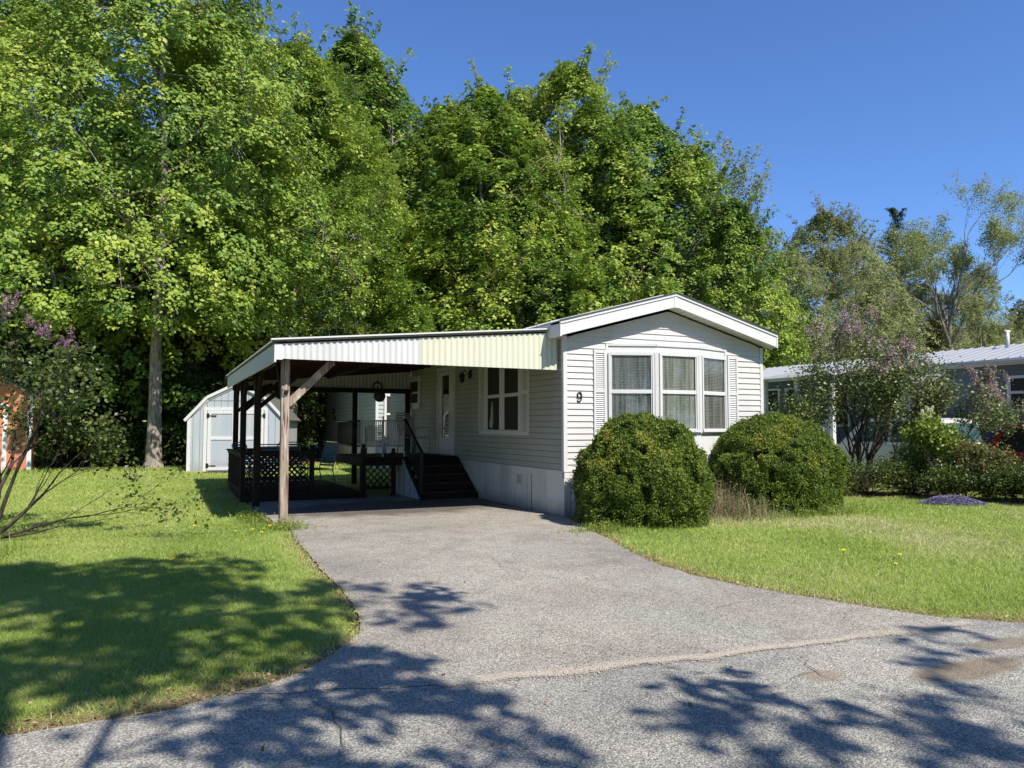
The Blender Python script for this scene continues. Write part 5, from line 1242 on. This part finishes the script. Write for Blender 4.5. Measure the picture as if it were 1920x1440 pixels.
for k in range(520):
    a = R(r.uniform(-30, 68)); rad = r.uniform(62, 125) if k % 2 else r.uniform(130, 330); X = rad * math.sin(a); Y = rad * math.cos(a)
    f = max(0, (rad - 130) / 260); h = (1 - math.cos(math.pi * f)) * .5 * (26 + 14 * float(vnoise(X, Y, .006, 9)) + 5 * float(vnoise(X, Y, .02, 10)) + 8 * float(sstep(R(30), R(62), a))) - 1
    th = r.uniform(6, 10); m_ = 330; u = unit(r.normal(0, 1, (m_, 3))); P = np.array([X, Y, max(h, 0) + th * .5]) + u * np.array([th * .36, th * .36, th * .52]) * r.uniform(.6, 1.05, (m_, 1))
    l = r.uniform(.5, 1.1, m_) * (rad / 120) ** .4
    v_, a_ = leaf_cards(P, unit(u + r.normal(0, .5, (m_, 3)) + [0, 0, .5]), unit(r.normal(0, 1, (m_, 3))), l, l * .8, np.clip(r.normal(.45, .22) + r.normal(0, .12, m_), 0, 1)); Vs.append(v_); va.append(a_)
lmf = leafmat('far_wood_leaves', [(0, (.05, .055, .025)), (.35, (.10, .105, .045)), (.6, (.11, .135, .045)), (.85, (.15, .165, .055)), (1, (.17, .12, .06))], .25, .7, .1)
tag(link('far_wood', leaf_obj_mesh('far_wood', np.concatenate(Vs), np.concatenate(va), lmf)), 'far spring woodland covering the low hill behind everything', 'woodland', kind='stuff')

# ---------------------------------------------------------------- shade trees behind the camera (only their shadows reach the picture)
def shadow_mask(P):          # keeps sprays by where their shadow lands, shaping the crown for the dappled shade
    X = .9 + P[:, 0] - .222 * P[:, 2]; Y = -2.0 + P[:, 1] + .867 * P[:, 2]
    m = np.where(X < 1.75, 1.0, .02)
    m = np.where((((X - 2.3) / .95) ** 2 + ((Y - 6.3) / .8) ** 2 < 1), .8, m)
    m = np.where((((X - 2.75) / .6) ** 2 + ((Y - 3.25) / .5) ** 2 < 1), .6, m)
    m = np.where(((X > .9) & (X < 1.8) & (Y > 7.6)), .05, m)
    return m * np.clip((10.4 - Y) / 1.5, 0, 1)
shA = maple(61, 13.0, 4.9, 5.2, .2, ns=620, nleaf=26, leafs=.15, gap=.455, spray=(.18, .4), nlimb=18, inner=.05, tufts=0, mask=shadow_mask)
plant_tree('maple_tree', shA, (.9, -2.0, 0), 'roadside maple behind the viewer throwing dappled shade over the left lawn', 'tree', 'roadside shade trees')
shB = maple(62, 9.5, 2.3, 6.6, .07, ns=26, nleaf=24, leafs=.15, gap=.5, spray=(.16, .34), nlimb=6, inner=.1, tufts=0)
plant_tree('maple_tree', shB, (5.9, -4.4, 0), 'roadside maple behind the viewer shading the near road', 'tree', 'roadside shade trees')

# unseen maples added all round, out of the picture, to close off the low sky
for i, (x, y, k, s_) in enumerate([(-17, 9, 0, 1.0), (-18, -1, 1, 1.05), (-13, -13, 2, .95), (-5, -19, 0, .9), (4, -22, 1, 1.0), (13, -19, 2, .95), (23, -12, 0, .9), (29, -2, 1, 1.0)]):
    T((mA, mB, mC)[k], x, y, ['left of the viewer across the lawn', 'left of the viewer beside the road', 'behind the viewer to the left', 'behind the viewer, left of centre', 'straight behind the viewer', 'behind the viewer, right of centre', 'behind the viewer to the right', 'right of the viewer'][i] + ', an unseen full maple added to block sky', s_, i * 2.1, group='maples added out of the picture to close off the sky')
# ---------------------------------------------------------------- round clipped evergreens
def round_bush(seed, rx, ry, h, n, cone=.2):
    r = np.random.default_rng(seed); k = n
    u = unit(r.normal(0, 1, (k * 2, 3))); u = u[u[:, 2] > -.55][:k]; k = len(u)
    # lumpy surface
    def lump(u): return 1 + .085 * (noise3(u, 2.4, seed) - .5) * 2 + .07 * (noise3(u, 6.5, seed + 1) - .5) * 2 + .03 * (noise3(u, 14, seed + 2) - .5) * 2
    zc = h * .42; rz_ = h - zc
    dep = r.random(k) ** 2.2 * .16
    hole = noise3(u, 9, seed + 3)
    dep += np.where(hole > .72, (hole - .72) * .9, 0)
    rad = lump(u) * (1 - dep)
    shoot = (noise3(u, 26, seed + 9) > .80); rad = rad + np.where(shoot, .07 * r.random(k), 0)
    sq = np.where(u[:, 2] < 0, 1.0, 1 - cone * u[:, 2])
    zz = zc + np.where(u[:, 2] > 0, u[:, 2] * rz_, u[:, 2] * zc * 1.65) * rad
    hor = np.where(u[:, 2] < 0, np.sqrt(np.maximum(u[:, 0] ** 2 + u[:, 1] ** 2, 1e-6)) ** -.35, 1.0)
    P = np.stack([u[:, 0] * rx * rad * sq * hor, u[:, 1] * ry * rad * sq * hor, np.maximum(zz, .03)], 1)
    D = unit(u + r.normal(0, .55, (k, 3)) + np.array([0, 0, .25])); N_ = unit(r.normal(0, 1, (k, 3)) + u * .5)
    l = r.uniform(.022, .05, k)
    patch = noise3(u, 3.5, seed + 5)
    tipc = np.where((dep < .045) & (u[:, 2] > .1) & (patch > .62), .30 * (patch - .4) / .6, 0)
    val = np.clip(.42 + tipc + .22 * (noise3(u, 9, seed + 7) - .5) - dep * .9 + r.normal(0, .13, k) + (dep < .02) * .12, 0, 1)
    V, va = leaf_cards(P, N_, D, l, l * .42, val, .1)
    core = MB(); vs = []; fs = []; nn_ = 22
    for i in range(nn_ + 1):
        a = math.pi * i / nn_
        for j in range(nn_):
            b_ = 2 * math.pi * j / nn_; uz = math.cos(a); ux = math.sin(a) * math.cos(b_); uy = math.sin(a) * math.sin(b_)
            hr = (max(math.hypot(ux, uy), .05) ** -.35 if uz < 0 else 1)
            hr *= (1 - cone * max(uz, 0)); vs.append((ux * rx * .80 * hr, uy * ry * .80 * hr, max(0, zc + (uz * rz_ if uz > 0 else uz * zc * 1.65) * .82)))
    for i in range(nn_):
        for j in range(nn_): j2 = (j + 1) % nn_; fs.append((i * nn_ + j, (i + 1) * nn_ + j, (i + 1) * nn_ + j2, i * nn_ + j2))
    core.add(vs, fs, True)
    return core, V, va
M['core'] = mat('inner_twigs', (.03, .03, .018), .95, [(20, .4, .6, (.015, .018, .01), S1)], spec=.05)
for (x, y, rx, ry, h, sd, n, lb) in ((6.86, 10.12, 1.06, .98, 1.72, 3, 135000, 'round clipped evergreen bush at the left front corner of the home'), (10.1, 10.72, 1.28, 1.12, 1.72, 8, 145000, 'round clipped evergreen bush at the right front corner of the home')):
    t = thing('evergreen_bush', (x, y, 0), lb, 'bush', 'round evergreens before the home')
    core, V, va = round_bush(sd, rx, ry, h, n, .15 if sd == 3 else .07); core.build('inner_branches', M['core'], t)
    link('foliage', leaf_obj_mesh('foliage', V, va, LM['yew']), t)

# ---------------------------------------------------------------- lilacs
def panicle(seed, L=.17, W=.05, n=130, sz=.014):
    r = np.random.default_rng(seed); t = r.random(n); rad = W * (1 - t * .8) * np.sqrt(r.random(n)) ** .5; a = r.uniform(0, 6.28, n)
    P = np.stack([rad * np.cos(a), rad * np.sin(a), t * L], 1) + r.normal(0, .004, (n, 3)); N_ = unit(np.stack([np.cos(a), np.sin(a), .3 + 0 * a], 1) + r.normal(0, .5, (n, 3)))
    l = sz * r.uniform(.7, 1.3, n); return leaf_cards(P, N_, unit(r.normal(0, 1, (n, 3))), l, l * .9, np.clip(.5 + r.normal(0, .25, n), 0, 1))
pans = [leaf_obj_mesh('flower_cluster', *panicle(70 + i), LM['lilac_fl']) for i in range(3)]
pans2 = [leaf_obj_mesh('flower_cluster', *panicle(80 + i, .2, .075, 90, .026), LM['lilac_fade']) for i in range(3)]
def lilac(seed, loc, label, dirs, L0, r0, depth, nper, size, sp, fl, flm, nf, fs_=1.0, ratio=.74, spread=.48, lm='lilac', prob=.8, zmin=1.2, kids=(2, 3), fsel=None, bark='barkdark', fz=None):
    t = thing('lilac_bush', loc, label, 'lilac')
    segs, tips = branching(seed, (0, 0, 0), dirs, L0, r0, depth, ratio, spread, .10, kids)
    mes = wood_mesh('stems', segs, M[bark], 7); link('stems', mes, t)
    V, va = tip_leaves(seed, tips, nper, sp, size, .78, .5, .2, droop=.35, prob=prob); link('leaves', leaf_obj_mesh('leaves', V, va, LM[lm]), t)
    r = random.Random(seed); ends = [p for p, d, e in tips if e == 0 and p.z > zmin and (fsel is None or fsel(p))]; ends.sort(key=lambda p: -(p.z + .6 * r.random() * 2))
    for p in ends[:nf * 2:2]:
        o = link('flower_cluster', flm[r.randint(0, 2)], t); o.location = p; o.rotation_euler = (r.gauss(0, .35), r.gauss(0, .35), r.uniform(0, 6)); s = fs_ * r.uniform(.8, 1.3); o.scale = (s, s, s)
    return t, tips
# left foreground lilac: leaning stems, long low twigs to the right
dl_ = [((.55, -.05, 1), 1.1, 1), ((.25, .15, 1), 1.25, 1), ((-.3, 0, 1), 1.1, .9), ((.8, .1, .75), 1.0, .8), ((0, -.2, 1), 1.2, .9), ((-.6, .1, 1), 1.1, .8), ((.3, .3, 1), 1.2, .8)]
lilac(101, (-2.0, 12.1, 0), 'dark stemmed lilac at the left edge with purple flower clusters', dl_, .84, .034, 5, 4, .068, .08, True, pans, 22, .9, .72, .42, prob=.38, zmin=1.4, lm='lilac_near', fsel=lambda p: p.x > -.2)
dl2 = [((1, -.15, .28), 1.25, 1), ((1, .2, .12), 1.0, .8), ((.9, 0, .55), .9, .8)]
t, _ = lilac(103, (-1.95, 11.9, .05), 'low spreading lilac sprout with long bare twigs reaching right over the lawn', dl2, .75, .02, 4, 3, .06, .06, True, pans, 2, .7, .68, .45, lm='lilac_near', prob=.6, zmin=.3, kids=(2, 2))
# right hand lilacs
dr_ = [((-.35, 0, 1), 1.05, 1), ((-.15, -.2, 1), 1.1, 1), ((.15, .1, 1), 1.15, 1), ((.3, -.1, 1), 1.05, 1), ((.45, 0, 1), .9, .9), ((-.6, .1, 1), .95, .8), ((.3, .3, 1), 1.1, .9), ((-.2, .35, 1), 1.1, .8), ((.5, -.45, 1), .9, .8)]
t1_, _ = lilac(111, (15.1, 13.1, .02), 'tall lilac with fading mauve blossom on top, right of the evergreens', dr_, 1.18, .055, 5, 4, .066, .12, True, pans2, 85, 1.2, .74, .46, prob=.95, zmin=2.7); t1_.scale = (1.12, .9, .88)
lilac(112, (14.5, 12.9, .02), 'leafy lilac stems left of the tall lilac, close to the right evergreen', [((-.2, 0, 1), .9, .8), ((.1, .1, 1), 1.0, .9), ((-.4, .2, 1), .8, .7), ((.3, 0, 1), .9, .8)], 1.05, .045, 5, 4, .066, .12, True, pans2, 30, 1.3, .72, .46, prob=.9, zmin=2.3)
lilac(113, (15.7, 11.9, .02), 'rosy blossoming lilac leaning right in front of the blue grey wall', [((.5, -.2, 1), 1.3, 1), ((.75, -.4, 1), 1.3, 1), ((.3, 0, 1), 1.1, .9), ((.9, -.6, 1.05), 1.2, .9)], .80, .04, 5, 4, .062, .10, True, pans2, 70, 1.2, .73, .48, prob=.8, zmin=1.5)

def shrub(name, loc, label, seed, H, W, lm, size, nper, cat='shrub', n0=7, fl=None, depth=4, asp=.6, prob=1.0, sp=.08, group=None):
    rr_ = random.Random(seed); dirs = [((rr_.gauss(0, .55), rr_.gauss(0, .55), 1), rr_.uniform(.8, 1.1), 1) for _ in range(n0)]
    segs, tips = branching(seed, (0, 0, 0), dirs, H * .36, .016, depth, .74, .5, .12, (2, 3))
    zm = max(p.z for p, d, e in tips); xm = max(max(abs(p.x), abs(p.y)) for p, d, e in tips); f = H / zm; fx = W / xm
    s_ = lambda v: Vector((v.x * fx, v.y * fx, v.z * f)); segs = [([s_(p) for p in a], b_) for a, b_ in segs]; tips = [(s_(p), d, e) for p, d, e in tips]
    t = thing(name, loc, label, cat, group); link('stems', wood_mesh('stems', segs, M['barkdark'], 5), t)
    V, va = tip_leaves(seed, tips, nper, sp, size, asp, .5, .2, prob=prob); link('leaves', leaf_obj_mesh('leaves', V, va, LM[lm]), t)
    if fl:
        ends = [p for p, d, e in tips if e == 0]; ends.sort(key=lambda p: -p.z)
        for p in ends[:14]:
            o = link('flower_cluster', fl, t); o.location = p; o.rotation_euler = (rr_.gauss(0, .3), rr_.gauss(0, .3), 0)
    return t
pcream = leaf_obj_mesh('flower_cluster', *panicle(90, .12, .05, 70, .03), LM['cream'])
shrub('flowering_shrub', (15.25, 11.15, 0), 'bright green shrub with upright cream blossoms in front of the tall lilac', 201, 1.85, .75, 'bright', .085, 6, fl=pcream)
shrub('red_leaf_shrub', (15.35, 10.3, 0), 'shrub with reddish and green leaves right of the cream blossomed shrub', 202, 1.2, .5, 'reddish', .06, 6)
shrub('leafy_shrub', (15.9, 9.45, 0), 'dense dark green shrub at the right edge', 203, 1.05, .9, 'lilac_near', .06, 9, n0=10)
shrub('leafy_shrub', (16.6, 8.9, 0), 'second dense dark shrub cut by the right edge of the picture', 204, 1.1, 1.0, 'lilac_near', .06, 8, n0=9)
shrub('leafy_shrub', (14.2, 12.2, 0), 'low shrub at the foot of the leafy lilac stems', 205, .8, .9, 'lilac_near', .05, 7, n0=9, sp=.1)
shrub('leafy_shrub', (14.9, 11.6, 0), 'low shrub at the foot of the tall lilac', 206, .7, .9, 'lilac_near', .05, 8, n0=9, sp=.1)
shrub('leafy_shrub', (15.0, 10.5, 0), 'low shrub just behind the purple phlox', 207, .75, .85, 'lilac_near', .05, 8, n0=9, sp=.1)
shrub('leafy_shrub', (15.15, 9.5, 0), 'low dark shrub right of the purple phlox', 208, .65, .8, 'lilac_near', .05, 9, n0=9, sp=.1)
shrub('leafy_shrub', (-.9, 29.6, .15), 'low bush in the grass line left of the big maple trunk', 209, 1.3, 1.3, 'lilac_near', .10, 6, n0=9, sp=.14)
shrub('leafy_shrub', (-2.8, 29.2, .15), 'low bush between the terracotta shed and the woods', 210, 1.6, 1.3, 'lilac_near', .10, 6, n0=9, sp=.14)
# purple phlox mat
r = np.random.default_rng(9); n = 5200; a = r.uniform(0, 6.28, n); q = np.sqrt(r.random(n)); X = q * np.cos(a) * .62; Y = q * np.sin(a) * .34
hh = .15 * (1 - q ** 2) * (.7 + .6 * vnoise(X + 3, Y + 3, 5, 3)) + .02
P = np.stack([X, Y, hh], 1); l = r.uniform(.015, .03, n)
ph = thing('phlox_mat', (13.95, 10.05, 0), 'low purple phlox cushion in bloom at the edge of the right lawn', 'flowers', rz=R(-35))
V, va = leaf_cards(P, unit(r.normal(0, .5, (n, 3)) + [0, 0, 1]), unit(r.normal(0, 1, (n, 3))), l, l * .9, np.clip(r.normal(.5, .25, n), 0, 1)); link('blossoms', leaf_obj_mesh('blossoms', V, va, LM['phlox']), ph)
V, va = leaf_cards(P - [0, 0, .02], unit(r.normal(0, .7, (n, 3)) + [0, 0, .6]), unit(r.normal(0, 1, (n, 3))), l * 1.1, l * .4, np.clip(r.normal(.3, .2, n), 0, 1)); link('leaves', leaf_obj_mesh('leaves', V, va, LM['lilac']), ph)
# dry stalks between the round bushes
def stalks(name, loc, label, seed, n, rx, ry, H, lm, lean=.35, w=.006, cat='weeds', v0=.4):
    r = np.random.default_rng(seed); V = []; va = []
    x = r.normal(0, rx * .5, n); y = r.normal(0, ry * .5, n); h = H * r.uniform(.35, 1, n) * np.exp(-(x / rx) ** 2 * .8)
    az = r.uniform(0, 6.28, n); ln = np.abs(r.normal(0, lean, n)); pts = []
    for k in range(4):
        f = k / 3; pts.append(np.stack([x + np.cos(az) * ln * h * f ** 1.6, y + np.sin(az) * ln * h * f ** 1.6, h * f * (1 - .2 * f * ln)], 1))
    wd = np.stack([np.cos(az + 1.57), np.sin(az + 1.57), 0 * az], 1)
    Vq = []
    for k in range(3):
        w0 = w * (1 - k / 3.3); w1 = w * (1 - (k + 1) / 3.3)
        Vq.append(np.stack([pts[k] - wd * w0, pts[k] + wd * w0, pts[k + 1] + wd * w1, pts[k + 1] - wd * w1], 1).reshape(-1, 3))
    val = np.clip(v0 + r.normal(0, .22, n), 0, 1); VV = np.concatenate(Vq); vv_ = np.concatenate([np.repeat(val, 4)] * 3)
    m2 = n * 3; j = r.integers(0, n, m2); f = r.uniform(.3, 1, m2); P = pts[0][j] + (pts[3][j] - pts[0][j]) * f[:, None] + r.normal(0, .02, (m2, 3)); l = r.uniform(.015, .045, m2)
    v2, a2 = leaf_cards(P, unit(r.normal(0, 1, (m2, 3))), unit(r.normal(0, 1, (m2, 3)) + [0, 0, .4]), l, l * .35, np.clip(v0 + .25 + r.normal(0, .25, m2), 0, 1))
    t = thing(name, loc, label, cat); link('stalks', leaf_obj_mesh('stalks', np.concatenate([VV, v2]), np.concatenate([vv_, a2]), LM[lm]), t); return t
stalks('dry_weeds', (8.25, 10.25, 0), 'clump of dry brown stalks between the two round bushes', 1, 900, .85, .55, .75, 'weed')
stalks('dry_weeds', (8.75, 9.95, 0), 'low greyer stalks at the left foot of the right round bush', 2, 500, .7, .4, .45, 'weed', .6, v0=.55)
stalks('green_weeds', (1.72, 11.62, 0), 'tuft of green weeds round the foot of the front carport post', 3, 220, .35, .3, .22, 'bright', .5, .005, v0=.3)
stalks('green_weeds', (-2.6, 10.6, 0), 'tall unmown grass under the left lilac', 4, 1400, 1.3, .8, .35, 'bright', .45, .006, v0=.35)
stalks('green_weeds', (6.2, 9.6, 0), 'long grass at the foot of the left round bush', 5, 700, .9, .25, .22, 'bright', .5, .005, v0=.4)
stalks('green_weeds', (10.1, 9.75, 0), 'long grass at the foot of the right round bush', 6, 800, 1.2, .25, .22, 'bright', .5, .005, v0=.4)
stalks('green_weeds', (1.35, 13.2, 0), 'green weeds along the shaded carport edge', 7, 500, .25, 1.6, .2, 'bright', .5, .006, v0=.25)
# dandelions: one thing each
r = random.Random(4); n_ = 40; rg = np.random.default_rng(6)
a = rg.uniform(0, 6.28, n_); q = np.sqrt(rg.random(n_)) * .017
V, va = leaf_cards(np.stack([q * np.cos(a), q * np.sin(a), .07 + .004 * (1 - q / .017)], 1), unit(np.stack([q * np.cos(a) * 20, q * np.sin(a) * 20, 1 + 0 * a], 1)), unit(np.stack([np.cos(a), np.sin(a), 0 * a], 1)), np.full(n_, .02), np.full(n_, .008), rg.random(n_))
dh = leaf_obj_mesh('flower_head', V, va, LM['dand'])
sb_ = MB(); sb_.tube([(0, 0, -.01), (.003, 0, .07)], .0022, 5); dst = bpy.data.meshes.new('stalk'); dst.from_pydata(sb_.v, [], sb_.f); dst.materials.append(LM['bright'])
dand = [(1.38, 11.45), (1.48, 11.62), (1.2, 11.2), (1.3, 11.05), (.98, 11.35), (.2, 9.15), (.35, 9.0), (.1, 8.6), (1.55, 11.75), (1.62, 11.55), (.95, 10.95), (7.05, 5.75), (7.25, 6.6), (7.6, 6.15), (-.3, 12.4), (.3, 13.1), (-.2, 14.2), (.6, 14.0), (.2, 15.3), (-.6, 16.1), (.5, 12.0), (-.9, 13.4), (.0, 11.5), (-1.2, 15.2)]
for i, (x, y) in enumerate(dand):
    t = thing('dandelion', (x, y, gzf(x, y)), ('yellow dandelion in the right lawn between driveway and phlox' if x > 5 else 'yellow dandelion by the foot of the front carport post' if x > .8 else 'yellow dandelion out on the open left lawn'), 'flower', 'dandelions in the right lawn' if x > 5 else 'dandelions by the carport post' if x > .8 else 'dandelions on the left lawn', r.uniform(0, 6)); s = r.uniform(.9, 1.5); t.scale = (s, s, s); t.rotation_euler.x = r.gauss(0, .2)
    link('flower_head', dh, t); link('stalk', dst, t)
